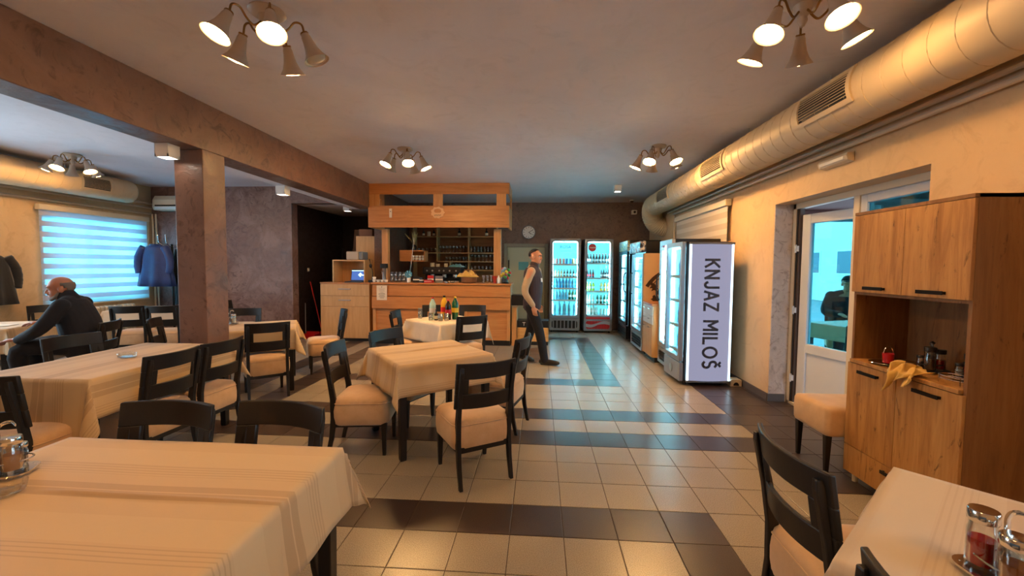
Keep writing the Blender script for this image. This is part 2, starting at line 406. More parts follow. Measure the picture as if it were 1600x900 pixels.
for i in range(math.floor(XL / T), math.ceil(XR / T) + 1):
    for j in range(math.floor(YF / T), math.ceil(YB / T)):
        c = Vector(((i + .5) * T, (j + .5) * T, 0))
        if not (XL - .1 < c.x < XR + .25 and YF < c.y < YB): continue
        q = _inv @ c; ok = False
        if q.z < -.3:
            px = 800 + 650.09 * q.x / -q.z; py = 450 - 650.09 * q.y / -q.z; ok = -20 < px < 1620 and 450 < py < 930
        # under the big front tables or left of the column the floor is hidden
        if ok and (c.x < -5.2 or (c.x < -3.4 and c.y < 2)): ok = False
        (cand if ok else rest).append((i, j, (c - CAM).length))
cand.sort(key=lambda t: t[2]); rest += cand[300:]
for i, j, _d in cand[:300]:
    put('tile', td if dark_tile(i, j) else tl, floor, ((i + .5) * T, (j + .5) * T, 0))
g = G()
for i, j, _d in rest:
    d = dark_tile(i, j); o = Vector(((i + .5) * T, (j + .5) * T, 0)); g.add([Vector(v) + o for v in tg.v], tg.f, 1 if d else 0)
far = g.build('tiling', [M['tile_l'], M['tile_d']], floor); far['kind'] = 'stuff'

# ---- windows with zebra blinds
def blind_mats():
    a = N('solid_blind_band'); tr = a.n('ShaderNodeBsdfTranslucent'); tr.inputs[0].default_value = rgb(232, 230, 244)
    df = a.n('ShaderNodeBsdfDiffuse'); df.inputs[0].default_value = rgb(222, 216, 210); mx = a.n('ShaderNodeMixShader'); mx.inputs[0].default_value = .4
    a.l(tr.outputs[0], mx.inputs[1]); a.l(df.outputs[0], mx.inputs[2]); a.l(mx.outputs[0], a.out.inputs[0])
    b = N('sheer_blind_band'); t2 = b.n('ShaderNodeBsdfTransparent'); t2.inputs[0].default_value = (.80, .92, 1, 1)
    d2 = b.n('ShaderNodeBsdfTranslucent'); d2.inputs[0].default_value = (.9, .95, 1, 1); m2 = b.n('ShaderNodeMixShader'); m2.inputs[0].default_value = .6
    b.l(t2.outputs[0], m2.inputs[1]); b.l(d2.outputs[0], m2.inputs[2]); b.l(m2.outputs[0], b.out.inputs[0])
    return a.mat, b.mat
M['band'], M['sheer'] = blind_mats()
M['band2'] = plain('closed_blind_band', rgb(206, 192, 172), .8)
M['band3'] = plain('closed_blind_band_pale', rgb(226, 216, 200), .8)
def window(name, x, s, y0, y1, z0, z1, gm=M['daylight_tint_window']):
    """frame in the wall at x, s=+1: room lies to +x"""
    g = G(); d = x - s * .12; w = .06
    for (a, b, c, e) in ((y0, y1, z0, z0 + w), (y0, y1, z1 - w, z1), (y0, y0 + w, z0 + w, z1 - w), (y1 - w, y1, z0 + w, z1 - w), ((y0 + y1) / 2 - w / 2, (y0 + y1) / 2 + w / 2, z0 + w, z1 - w)):
        g.box(min(d, d - s * .06), max(d, d - s * .06), a, b, c, e)
    o = struct(g.build(name, M['pvc'], bevel=.004))
    for a, b in ((y0 + w, (y0 + y1) / 2 - w / 2), ((y0 + y1) / 2 + w / 2, y1 - w)):
        G().box(d - s * .034 - .002, d - s * .034 + .002, a, b, z0 + w, z1 - w).build('pane', gm, o)
    G().box(min(x - s * .12, x + s * .04), max(x - s * .12, x + s * .04), y0 - .02, y1 + .02, z0 - .03, z0 - .001).build('sill', M['white'], o)
    return o
window('window_1', XL, 1, 3.86, 5.48, .86, 2.30)
window('added_window_left', XL, 1, .2, 3.0, .4, 2.60, M['glass'])  # unseen window, added to let more daylight into the room
window('added_window_right', XR, -1, -3.5, -1.1, .9, 2.4, M['glass'])  # added out of view to bring in daylight from this side
window('window_3', XR, -1, 3.85, 5.55, 1.0, 2.36)
def blind(label, x, s, y0, y1, z0, z1, n, sheer='sheer'):
    t = thing('zebra_blind', label, 'blind', (x, (y0 + y1) / 2, z1), 0)
    h = (y1 - y0) / 2; H = z1 - z0
    G().box(-.045, .045, -h, h, -.09, 0).build('cassette', M['cream_pvc'], t, bevel=.012)
    per = (H - .11) / n; a = per * .48
    for k in range(n):
        zt = -.09 - k * per
        G().box(-.001, .001, -h + .02, h - .02, zt - a, zt).build('slat', M['band'] if sheer == 'sheer' else M['band3'], t)
        G().box(-.001, .001, -h + .02, h - .02, zt - per, zt - a).build('slat', M[sheer], t)
    G().box(-.014, .014, -h + .02, h - .02, -H, -H + .025).build('bottom_bar', M['cream_pvc'], t, bevel=.006)
    G().cyl((s * .02, h - .012, -.08), (s * .02, h - .012, -H * .8), .003, n=6).build('pull_chain', M['cream_pvc'], t)
    return t
blind('cream zebra roller blind over the window beside the hanging coats', XL + .085, 1, 3.735, 5.56, .80, 2.42, 9)
blind('cream zebra roller blind above the tall drinks fridges', XR - .06, -1, 3.61, 5.75, .95, 2.44, 9, 'band2')

# ---- terrace door: frame, leaf with glass and panel, second leaf
dr = struct(thing('door_1', None, None, (XR + .19, 0, 0)))
def ring(g, y0, y1, z0, z1, w, x0, x1):
    g.box(x0, x1, y0, y0 + w, z0, z1).box(x0, x1, y1 - w, y1, z0, z1).box(x0, x1, y0 + w, y1 - w, z1 - w, z1).box(x0, x1, y0 + w, y1 - w, z0, z0 + w); return g
fx0, fx1 = 0, .07
g = G().box(fx0, fx1, DY1 - .07, DY1 - .014, 0, DZ).box(fx0, fx1, DY0, DY0 + .07, 0, DZ).box(fx0, fx1, DY0, DY1 - .014, DZ - .06, DZ)
g.box(fx0, fx1, 1.62, 1.69, 0, DZ - .06).box(fx0, fx1, DY0, DY1 - .014, 0, .03)
g.build('door_frame', M['cream_pvc'], dr, bevel=.004)
G().box(.012, .06, 2.47, 2.518, .03, DZ - .06).build('rebate', plain('brown_rebate', rgb(78, 60, 50), .5), dr)
G().box(.004, .011, 2.492, 2.512, .03, DZ - .06).build('seal', M['dark_plastic'], dr)
for z in (.30, 1.05, 1.72):
    h = G().cyl((-.012, 2.487, z - .045), (-.012, 2.487, z + .045), .011, n=10).box(-.008, .012, 2.466, 2.508, z - .03, z + .03).build('hinge', M['pvc'], dr, bevel=.002)
# leaf standing ajar towards the terrace
leaf = thing('door_leaf', None, None, (.03, 2.455, 0), R_(14)); leaf.parent = dr
W_ = .76
ring(G(), -W_, 0, .05, DZ - .13, .10, 0, .06).box(0, .06, -W_ + .10, -.10, .60, .70).build('leaf_frame', M['pvc'], leaf, bevel=.008)
G().box(.025, .035, -W_ + .10, -.10, .70, DZ - .23).build('pane', M['tint_glass'], leaf)
G().box(.018, .042, -W_ + .10, -.10, .15, .60).build('panel', M['pvc'], leaf, bevel=.004)
lf2 = thing('door_leaf', None, None, (.01, 1.62, 0), 0); lf2.parent = dr
ring(G(), -.80, 0, .04, DZ - .065, .07, 0, .06).box(0, .06, -.73, -.07, .60, .70).build('leaf_frame', M['pvc'], lf2, bevel=.008)
G().box(.025, .035, -.73, -.07, .70, DZ - .135).build('pane', M['tint_glass'], lf2)
G().box(.018, .042, -.73, -.07, .11, .60).build('panel', M['pvc'], lf2, bevel=.004)
# ---- back door, closed, pale
d2 = struct(thing('door_2', None, None, (-.48, YB, 0)))
M['door_cream'] = plain('cream_door_paint', rgb(196, 198, 172), .45)
G().box(-.54, -.46, -.03, .03, 0, 2.06).box(.46, .54, -.03, .03, 0, 2.06).box(-.46, .46, -.03, .03, 1.98, 2.06).build('door_frame', plain('grey_door_frame', rgb(150, 146, 130), .5), d2, bevel=.006)
lf = G().box(-.455, .455, .0, .04, .01, 1.975).build('door_leaf', M['door_cream'], d2, bevel=.004)
G().box(.34, .38, -.012, 0, .95, 1.15).cyl((.36, -.01, 1.05), (.36, -.045, 1.05), .01).cyl((.36, -.045, 1.05), (.25, -.045, 1.05), .009).build('handle', M['steel'], lf)
G().box(-.435, -.405, -.03, -.001, 1.42, 1.66).build('door_stop', M['dark_plastic'], lf, bevel=.004)
G().box(-.18, .06, -.006, 0, 1.42, 1.62).build('notice', plain('blue_notice', rgb(96, 176, 190), .6), lf)

struct(G().box(-1.2, .25, YB + .24, YB + .28, 0, 2.3).box(-1.2, .25, YB + .2, YB + .24, 2.1, 2.3).box(-1.2, -1.1, YB + .2, YB + .24, 0, 2.1).box(.15, .25, YB + .2, YB + .24, 0, 2.1).build('light_block_back_door', M['dark_wall']))  # unseen dark box added behind the door against leaking sky light

# ================================================================== chairs, tables, cloths
def chair_proto():
    t = thing('dining_chair', 'x', 'chair')
    # legs
    for s in (-1, 1):
        g = G(); x = s * .185
        g.rings([[(x + a * w / 2, .19 + b * w / 2, z) for a, b in ((-1, -1), (1, -1), (1, 1), (-1, 1))] for z, w in ((0, .026), (.265, .042))])
        g.build('leg', M['black_wood'], t, bevel=.004)
        g = G(); pts = [(0, -.245, .026, .030), (.15, -.212, .029, .036), (.30, -.195, .031, .042), (.46, -.197, .031, .044), (.62, -.222, .030, .040), (.80, -.262, .028, .034), (.835, -.266, .024, .026)]
        g.rings([[(x + s * .006 + a * w / 2, y + b * d / 2, z) for a, b in ((-1, -1), (1, -1), (1, 1), (-1, 1))] for z, y, w, d in pts])
        g.build('leg', M['black_wood'], t, bevel=.005)
    # backrest: bent panel with a window
    def yb(u, z): return -.198 - (z - .5) * .155 + .0 - .052 * (1 - u * u)
    g = G()
    def strip(u0, u1, z0, z1, n):
        rings = []
        for k in range(n + 1):
            u = u0 + (u1 - u0) * k / n; x = u * .222
            r = [(x, yb(u, z) + d, z) for z, d in ((z0, 0), (z0, .021), (z1, .021), (z1, 0))]; rings.append(r)
        g.rings(rings)
    strip(-1, 1, .752, .862, 12); strip(-1, 1, .545, .652, 12); strip(-1, -.63, .650, .754, 3); strip(.63, 1, .650, .754, 3)
    g.build('backrest', M['black_wood'], t, smooth=True, bevel=.005)
    # upholstered seat
    def ol(sc_, z): return [(x * sc_, .01 + y * sc_, z) for x, y in rounded_rect(.445, .44, .075, 6)]
    g = G(); g.rings([ol(s_, z) for s_, z in ((.6, .292), (.93, .285), (.985, .30), (1.015, .35), (1.02, .40), (1.005, .44), (.985, .458), (.99, .463), (.965, .480), (.90, .494), (.75, .506), (.5, .513), (.2, .516))])
    g.v = [(x, y, z - .035) for x, y, z in g.v]
    st = g.build('seat', M['seat'], t, smooth='all')
    g = G(); g.tube([Vector(p) for p in ol(.995, .425)] + [Vector(ol(.995, .425)[0])], .0042, 5, cap=False); g.build('piping', M['seat'], st, smooth='all')
    g = G(); g.cbox((0, .19, .255), (.36, .024, .04)).cbox((0, -.195, .255), (.36, .024, .04)).cbox((.185, 0, .255), (.024, .38, .04)).cbox((-.185, 0, .255), (.024, .38, .04))
    g.build('seat_frame', M['black_wood'], t)
    return t
CH = chair_proto(); _first = [True]
def chair(label, x, y, deg, group=None):
    t = CH if _first[0] else copy_tree(CH); _first[0] = False
    t.location = (x, y, 0); t.rotation_euler = (0, 0, R_(deg - 90)); t['label'] = label
    if group: t['group'] = group
    elif 'group' in t: del t['group']
    return t
DC = 'dark wood chair with beige seat '
chair(DC + "pulled out from the square aisle table, turned away", -.628, .731, 122.5)
chair(DC + "side-on at the square aisle table, toward the column", -1.575, 1.06, 8)
chair(DC + 'behind the square aisle table, showing only its backrest', -1.455, 1.705, -24)
chair(DC + 'at the square aisle table, turned toward the fridges', -.533, 1.624, 166)
chair(DC + "before the bottles on the cream bar-side table", -1.155, 3.27, 126)
chair(DC + "side-on at the cream table near the drawer cabinet", -1.93, 3.50, 4)
chair(DC + "against the bar behind the cream table's empty glass", -1.83, 4.20, -88)
chair(DC + "against the bar behind the soft drink bottles", -1.25, 4.30, -91)
chair(DC + "tucked under the table beyond the brown column", -3.305, 2.325, 131)
chair(DC + "side-on between the column table and the drawer cabinet", -3.19, 3.45, 212)
chair(DC + 'behind the spice caddy on the table beyond the column', -4.36, 3.30, -70)
chair(DC + 'standing alone by the mauve stucco wall', -5.45, 4.75, 10)
chair(DC + "at the ashtray table, beside its hanging corner fold", -3.085, .632, 177)
chair(DC + "at the ashtray table, set askew by the column", -3.07, 1.10, 177)
chair(DC + "at the ashtray table's end with the long cloth", -3.325, .12, 93)
chair(DC + 'across the ashtray table, in front of the seated man', -4.04, 1.124, -6)
chair(DC + "at the large striped table, squarely set", -1.842, -.73, -90)
chair(DC + "slightly turned beside the large table's lifted hem corner", -1.36, -.69, -98)
chair(DC + 'at the pale table beside the oak sideboard', 1.012, -.715, -1)
chair(DC + "half hidden beside the oil and vinegar set", .868, -1.47, 5)
chair(DC + "at the blind-side table, by the radiator", -6.458, 3.832, 115)
chair(DC + "at the blind-side table, by the hanging coats", -5.99, 3.95, 111)
chair(DC + 'beside the brown column, facing the table behind it', -4.42, 2.42, 30)
chair(DC + 'by the window wall behind the seated man', -7.42, 3.52, -20)
chair(DC + 'in which the seated man sits', -5.18, 1.99, 205)

def stool():
    t = thing('upholstered_stool', 'backless beige stool with dark legs beside the oak sideboard', 'stool', (2.16, 1.05, 0))
    for x in (-.19, .19):
        for y in (-.165, .165):
            G().rings([[(x + a * w / 2, y + b * w / 2, z) for a, b in ((-1, -1), (1, -1), (1, 1), (-1, 1))] for z, w in ((0, .026), (.30, .044))]).build('leg', M['black_wood'], t, bevel=.004)
    def ol(s_, z): return [(x * s_, y * s_, z) for x, y in rounded_rect(.45, .42, .04, 5)]
    G().rings([ol(s_, z) for s_, z in ((.8, .285), (.97, .288), (1, .31), (1.01, .40), (1.0, .46), (.985, .475), (.95, .487), (.7, .497), (.2, .50))]).build('seat', M['seat'], t, smooth='all')
stool()

def table(label, x, y, w, d, deg, h=.745, pedestal=False):
    t = thing('dining_table', label, 'table', (x, y, 0), R_(deg))
    G().box(-w / 2, w / 2, -d / 2, d / 2, h - .03, h).build('table_top', M['black_wood'], t, bevel=.004)
    if pedestal:
        G().lathe([(.13, 0), (.13, .015), (.06, .035), (.045, .06), (.045, h - .05), (.16, h - .032), (.001, h - .031)], 24).build('pedestal', M['black_wood'], t, smooth=True)
        return t
    for sx in (-1, 1):
        for sy in (-1, 1):
            cx, cy = sx * (w / 2 - .042), sy * (d / 2 - .042)
            G().rings([[(cx + a * q / 2, cy + b * q / 2, z) for a, b in ((-1, -1), (1, -1), (1, 1), (-1, 1))] for z, q in ((0, .046), (.02, .050), (h - .03, .058))]).build('leg', M['black_wood'], t, bevel=.004)
    g = G(); a = w / 2 - .07; b = d / 2 - .07
    g.box(-a, a, b - .022, b, h - .12, h - .03).box(-a, a, -b, -b + .022, h - .12, h - .03).box(-a, -a + .022, -b + .022, b - .022, h - .12, h - .03).box(a - .022, a, -b + .022, b - .022, h - .12, h - .03)
    g.build('apron', M['black_wood'], t)
    return t
def cloth_mesh(w, d, drops, seed, flare=.40, crease=None, step=.026):
    """drops: -x, +x, -y, +y hang lengths; flat grid mapped over the table edge"""
    rnd = random.Random(seed); ph = [rnd.uniform(0, 6.28) for _ in range(6)]
    hx, hy = w / 2 + .004, d / 2 + .004
    def axis(lo, hi, h):
        a = [lo + (-h - lo) * k / max(1, round((-h - lo) / step)) for k in range(max(1, round((-h - lo) / step)))]
        b = [-h + 2 * h * k / round(2 * h / step) for k in range(round(2 * h / step))]
        c = [h + (hi - h) * k / max(1, round((hi - h) / step)) for k in range(max(1, round((hi - h) / step)) + 1)]
        return a + b + c
    U = axis(-hx - drops[0], hx + drops[1], hx); V = axis(-hy - drops[2], hy + drops[3], hy)
    if crease is not None: V = sorted(set(V) | {crease + q for q in (-.03, -.02, -.014, -.009, -.004, 0, .004, .009, .014, .02, .03)})
    vs = []; uv = []
    for v in V:
        for u in U:
            ax = max(0, abs(u) - hx); by = max(0, abs(v) - hy); sx = 1 if u > 0 else -1; sy = 1 if v > 0 else -1
            px, py = max(-hx, min(hx, u)), max(-hy, min(hy, v)); r = math.hypot(ax, by); z = .0
            if r > 1e-6:
                phi = math.atan2(by, ax); s = u if by > ax else v
                wave = .5 + .5 * math.sin(s * 13 + ph[0] + sx) * math.sin(s * 5.3 + ph[1] + sy)
                fl = .055 + .10 * wave * min(1, r / .2) * (1 - math.sin(2 * phi)) + (flare + .08 * math.sin(ph[2] + sx + 2 * sy)) * math.sin(2 * phi) ** 1.6
                out = r * fl + min(r, .012) * .35
                # fold line of the corner flap
                cr = math.sin(2 * phi) ** 2 * r * .12 * math.sin(phi * 6 + ph[3] + sx)
                dx, dy = math.cos(phi) * sx, math.sin(phi) * sy
                px += dx * out - dy * cr * sx * sy; py += dy * out + dx * cr * sx * sy
                z = -math.sqrt(max(0, r * r - out * out)) + .004
                if z > 0: z = 0
                z = min(z, 0)
            else:
                z = .0015 * math.sin(u * 9 + ph[4]) * math.sin(v * 7 + ph[5]) + .0015
                if crease is not None:
                    q = v - crease + .006 * math.sin(u * 3.1); z += .011 * math.exp(-(q / .010) ** 2) * min(1, max(0, (u + .24) / .12)) * (0.6 + .4 * math.sin(u * 4 + 1))
            vs.append((px, py, z)); uv.append((u, v))
    nu = len(U); fs = [(j * nu + i, j * nu + i + 1, (j + 1) * nu + i + 1, (j + 1) * nu + i) for j in range(len(V) - 1) for i in range(nu - 1)]
    return vs, fs, uv
def tablecloth(label, x, y, w, d, deg, drops, mat, seed, h=.745, crease=None, swap=False, flare=.27):
    vs, fs, uv = cloth_mesh(w, d, drops, seed, flare, crease)
    me = bpy.data.meshes.new('tablecloth'); me.from_pydata(vs, [], fs); me.materials.append(mat)
    L = me.uv_layers.new(name='flat')
    for lp in me.loops:
        a, b = uv[lp.vertex_index]; L.data[lp.index].uv = (b, a) if swap else (a, b)
    me.polygons.foreach_set('use_smooth', [True] * len(me.polygons))
    o = put('tablecloth', me, None, (x, y, h + .0035), (0, 0, R_(deg)))
    s = o.modifiers.new('weave', 'SOLIDIFY'); s.thickness = .0022; s.offset = 1
    return tag(o, label, 'tablecloth')
TABLES = {}
def set_table(key, tl_, cl_, x, y, w, d, deg, drops, mat, seed, **k):
    table(tl_, x, y, w, d, deg, pedestal=key in ('T4', 'T6', 'T8')); TABLES[key] = (x, y); return tablecloth(cl_, x, y, w, d, deg, drops, mat, seed, **k)
set_table('T1', 'large dark wooden table under the creased striped cloth', 'creased beige striped cloth hanging over the large table, hem corner lifted', -1.555, -1.09, 1.20, .92, 0, (.3, .25, .25, .22), M['cloth'], 3, crease=.06, flare=.36)
set_table('T2', 'long dark table with the lone ashtray, beside the brown column', 'beige cloth with one long hanging end on the ashtray table', -3.45, .815, .84, 1.23, 0, (.26, .26, .50, .24), M['cloth'], 5, swap=True)
set_table('T3', 'square dark table standing beside the tiled aisle', 'beige striped cloth with pointed corners on the square aisle table', -1.118, 1.335, .82, .80, 38, (.25, .25, .24, .24), M['cloth'], 8, crease=.05)
set_table('T4', 'dark table in front of the bar, set with drinks', 'cream white cloth on the table with soft drink bottles', -1.45, 3.52, .80, .80, 50, (.26, .26, .26, .26), M['white_cloth'], 11)
set_table('T5', 'dark table behind the brown column, before the mauve wall', 'beige cloth on the table behind the brown column', -3.60, 2.62, .82, .82, 30, (.25, .25, .25, .25), M['cloth'], 14)
set_table('T6', 'table under the blind beside the hanging coats', 'pale cloth on the table under the blind, radiator behind', -6.62, 4.42, 1.15, .80, 22, (.2, .2, .2, .2), M['cloth_pale'], 17)
set_table('T7', 'table at which the seated man rests his hand', 'beige cloth on the table of the seated man', -6.75, 2.20, .95, .80, 24, (.25, .25, .28, .25), M['cloth'], 19)
set_table('T8', 'dark table holding the oil and vinegar set', 'pale cloth with faint brown stains under the oil and vinegar set', 1.185, -1.185, .80, .80, 43, (.24, .24, .24, .24), M['cloth_pale'], 23)

# ---- oak sideboard
def handle(parent, y, z, w, name='handle'):
    g = G().box(-.024, -.016, y - w / 2, y + w / 2, z - .011, z + .011).box(-.016, 0, y - w / 2, y - w / 2 + .014, z - .008, z + .008).box(-.016, 0, y + w / 2 - .014, y + w / 2, z - .008, z + .008)
    return g.build(name, M['black_metal'], parent, bevel=.002)
sb = thing('sideboard', 'rustic oak sideboard with open niche and black handles beside the door', 'sideboard', (2.05, .4275, 0))
SW, SD = .4025, .385
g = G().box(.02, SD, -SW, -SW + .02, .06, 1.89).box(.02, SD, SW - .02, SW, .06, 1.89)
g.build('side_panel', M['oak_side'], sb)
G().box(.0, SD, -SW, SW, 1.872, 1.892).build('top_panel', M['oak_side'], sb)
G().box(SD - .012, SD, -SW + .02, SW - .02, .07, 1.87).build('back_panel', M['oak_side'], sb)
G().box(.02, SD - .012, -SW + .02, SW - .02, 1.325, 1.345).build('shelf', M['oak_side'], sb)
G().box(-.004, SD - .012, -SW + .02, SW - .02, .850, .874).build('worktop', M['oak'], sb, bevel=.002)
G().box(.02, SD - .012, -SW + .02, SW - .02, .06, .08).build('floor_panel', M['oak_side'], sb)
for s in (-1, 1):
    y0, y1 = (-SW, -.0015) if s < 0 else (.0015, SW)
    d = G().box(0, .019, y0, y1, 1.345, 1.869).build('door', M['oak'], sb, bevel=.0015); handle(d, s * .20, 1.375, .16)
    d = G().box(0, .019, y0, y1, .262, .846).build('door', M['oak'], sb, bevel=.0015); handle(d, s * .21, .800, .16)
d = G().box(0, .019, -SW, SW, .068, .257).build('drawer', M['oak'], sb, bevel=.0015); handle(d, -.02, .215, .16)
for y in (-SW + .05, SW - .05):
    for x in (.05, SD - .06):
        G().cyl((x, y, 0), (x, y, .06), .018, .02, 10).build('foot', M['cream_pvc'], sb)

# ================================================================== bar
bar = thing('bar_counter', 'long beech bar counter with stepped front panels', 'counter', (-2.015, 5.5, 0))
BW = 1.325
G().box(-BW - .02, BW + .02, -.03, .62, 1.145, 1.18).build('worktop', M['beech'], bar, bevel=.006)
G().box(-BW, BW, .0, .03, .925, 1.135).build('panel', M['beech'], bar, bevel=.003)
G().box(-BW, BW, -.02, .02, .685, .912).build('panel', M['beech'], bar, bevel=.003)
G().box(-BW, BW, .04, .07, .10, .70).build('panel', M['beech'], bar)
G().box(-BW, BW, .075, .10, 0, 1.145).build('core', M['beech'], bar)
for x in (-BW, -.44, .44, BW - .06):
    G().box(x, x + .06, .02, .05, .10, .685).build('stile', M['beech_v'], bar, bevel=.002)
G().box(-BW, BW, .05, .075, 0, .10).build('kickboard', M['dark_plastic'], bar)
for x in (-BW, BW - .03): G().box(x, x + .03, .10, .60, 0, 1.145).build('end_panel', M['beech_v'], bar)
can = thing('bar_canopy', 'beech bar canopy with open slots hung under the ceiling', 'canopy', (-2.06, 5.5, 0))
CW = 1.34
G().box(-CW, CW, 0, .03, 2.845, ZC - .002).build('top_board', M['beech'], can, bevel=.003)
G().box(-CW, CW, -.01, .02, 2.225, 2.63).build('front_board', M['beech'], can, bevel=.003)
G().box(-CW + .08, CW - .08, -.03, -.01, 2.325, 2.345).build('ledge', M['beech'], can, bevel=.003)
for x0, x1 in ((-CW, -CW + .22), (-.09, .09), (CW - .24, CW - .06)): G().box(x0, x1, .002, .028, 2.63, 2.845).build('post', M['beech_v'], can)
for x0 in (-CW, CW - .03):
    G().box(x0, x0 + .03, .03, .75, 2.845, ZC - .002).box(x0, x0 + .03, .02, .75, 2.225, 2.63).box(x0, x0 + .03, .60, .75, 2.63, 2.845).build('side_board', M['beech'], can)
for x0, x1, dark in ((-1.20, -1.08, 0), (1.02, 1.16, 0)):
    p = G().box(x0, x1, .30, .42, 1.181, 2.224).build('column_post', M['beech_v'], can, bevel=.003)
# bread-shaped plaque and bell plate on the canopy
pl = thing('wooden_plaque', 'small cut-out wooden bread plaque on the bar canopy', 'plaque', (-2.06, 5.486, 2.50))
g = G(); pts_o = []; pts_i = []
for k in range(28):
    a = 2 * math.pi * k / 28; r = .125 + .012 * math.cos(9 * a); pts_o.append((r * math.cos(a) * 1.0, r * math.sin(a) * .85))
    r2 = .068; x_, z_ = r2 * math.cos(a), r2 * math.sin(a) * .6 + .028; pts_i.append((x_, max(z_, -.005)))
vs = [(x, -.012, z) for x, z in pts_o] + [(x, -.012, z) for x, z in pts_i] + [(x, 0, z) for x, z in pts_o] + [(x, 0, z) for x, z in pts_i]
fs = []
for k in range(28):
    q = (k + 1) % 28; fs += [(k, q, 28 + q, 28 + k), (56 + k, 84 + k, 84 + q, 56 + q), (k, 56 + k, 56 + q, q), (28 + k, 28 + q, 84 + q, 84 + k)]
g.add(vs, fs).build('board', plain('pale_cut_wood', rgb(226, 178, 132), .6), pl)
g = G()
for k in range(6):
    x = -.06 + k * .022; g.box(x, x + .005, -.0138, -.0121, -.066, -.036)
    if k % 2: g.box(x, x + .014, -.0138, -.0121, -.041, -.036)
    else: g.box(x, x + .012, -.0138, -.0121, -.054, -.049)
g.build('carved_letters', M['ink'], pl)
bp = tag(G().box(-.028, .028, -.014, 0, -.085, .085).build('door_bell', M['paper'], bevel=.006, loc=(-2.96, 5.488, 2.49)), 'slim white plate with a black dot on the bar canopy', 'plate')
G().cyl((0, -.016, .03), (0, -.0135, .03), .009, n=12).build('button', M['ink'], bp)
nt = tag(G().box(-.10, .10, -.003, 0, -.14, .14).build('paper_notice', M['paper'], loc=(-3.14, 5.474, .985)), 'printed paper notice taped on the bar front', 'notice')
g = G()
for k in range(9):
    z = .075 - k * .022; w = (.06, .05, .055, .03, .06, .065, .05, .06, .04)[k]
    g.box(-w, w, -.0036, -.0031, z, z + (.003 if k < 4 else .006))
g.cyl((0, -.0031, .11), (0, -.0037, .11), .009, n=8).build('print', M['ink'], nt)

# ---- back shelves with glasses
sh = thing('bar_shelf', 'dark backed wooden bar shelving filled with glasses', 'shelf', (-2.17, 7.58, 0))
M['shelf_back'] = wood('dark_shelf_back', rgb(112, 70, 38), rgb(128, 82, 46), rgb(140, 92, 54), 'x', .5)
M['shelf'] = wood('shelf_edge', rgb(176, 128, 78), rgb(190, 142, 90), rgb(198, 150, 98), 'x', .5)
G().box(-1.0, 1.0, .27, .29, .9, 2.62).build('back_board', M['shelf_back'], sh)
XS = (-1.0, -.43, .33, 1.0)
for x0, x1, zs in ((XS[0], XS[1], (1.825, 2.215)), (XS[1], XS[2], (1.62, 1.825, 2.215)), (XS[2], XS[3], (1.415, 1.62, 1.825, 2.215)), (-.12, XS[2], (1.415,))):
    for z in zs: G().box(x0 + .012, x1 - .012, 0, .27, z - .02, z).build('shelf_board', M['shelf'], sh)
for x, z0 in ((XS[0], 1.2), (XS[1], 1.62), (XS[2], 1.395), (XS[3] - .0, 1.395)): G().box(x - .012, x + .012, 0, .27, z0, 2.6).build('upright', M['shelf'], sh)
G().box(-.132, -.108, 0, .27, 1.395, 1.60).build('upright', M['shelf'], sh)
def glass_mesh(kind):
    if kind == 'tumbler': p = [(.026, 0), (.031, .004), (.034, .10), (.032, .10), (.029, .012), (.002, .012)]
    elif kind == 'tall': p = [(.024, 0), (.028, .004), (.032, .15), (.030, .15), (.026, .012), (.002, .012)]
    elif kind == 'wine': p = [(.032, 0), (.03, .004), (.006, .01), (.004, .075), (.012, .085), (.032, .11), (.034, .135), (.027, .17), (.025, .17), (.032, .135), (.03, .112), (.002, .09)]
    else: p = [(.028, 0), (.026, .004), (.006, .01), (.005, .03), (.016, .04), (.030, .07), (.028, .11), (.026, .11), (.027, .07), (.002, .045)]
    return G().lathe(p, 10).mesh(kind + '_glass', M['drink_glass'], 'all')
GM = {k: glass_mesh(k) for k in ('tumbler', 'tall', 'wine', 'brandy')}
def glass(kind, x, y, z, label, group):
    return tag(put(kind + '_glass', GM[kind], None, (x, y, z + .0008)), label, 'glass', group)
rnd = random.Random(4)
for (x0, x1, z, kind, n, lab, grp) in (
    (XS[0] + .1, XS[1] - .05, 1.825, 'brandy', 5, 'small stemmed glass on the shelf beside the hanging dried grass', 'brandy glasses on the bar shelf'),
    (XS[1] + .06, XS[2] - .05, 1.825, 'wine', 9, 'stemmed wine glass on the middle bar shelf', 'wine glasses on the bar shelf'),
    (XS[2] + .06, XS[3] - .05, 1.825, 'tall', 8, 'tall straight glass on the bar shelf by the canopy post', 'tall glasses on the bar shelf'),
    (XS[1] + .22, XS[2] - .06, 1.62, 'brandy', 7, 'small stemmed glass on the lower middle bar shelf', 'stemmed glasses on the lower shelf'),
    (XS[2] + .06, XS[3] - .06, 1.62, 'wine', 7, 'wine glass on the lower bar shelf by the canopy post', 'wine glasses on the lower shelf'),
    (-.06, XS[2] - .06, 1.415, 'tall', 5, 'tall glass on the short bottom bar shelf', 'tall glasses on the bottom shelf'),
    (XS[2] + .06, XS[3] - .06, 1.415, 'tumbler', 7, 'tumbler on the bottom bar shelf by the canopy post', 'tumblers on the bottom shelf')):
    for k in range(n):
        x = x0 + (x1 - x0) * k / (n - 1)
        for yy in (.06, .17): glass(kind, -2.17 + x + rnd.uniform(-.006, .006), 7.58 + yy, z, lab, grp)
M['bottle_dark'] = plain('dark_bottle_glass', rgb(24, 18, 14), .12); M['cream_tin'] = plain('cream_tin', rgb(220, 204, 170), .4)
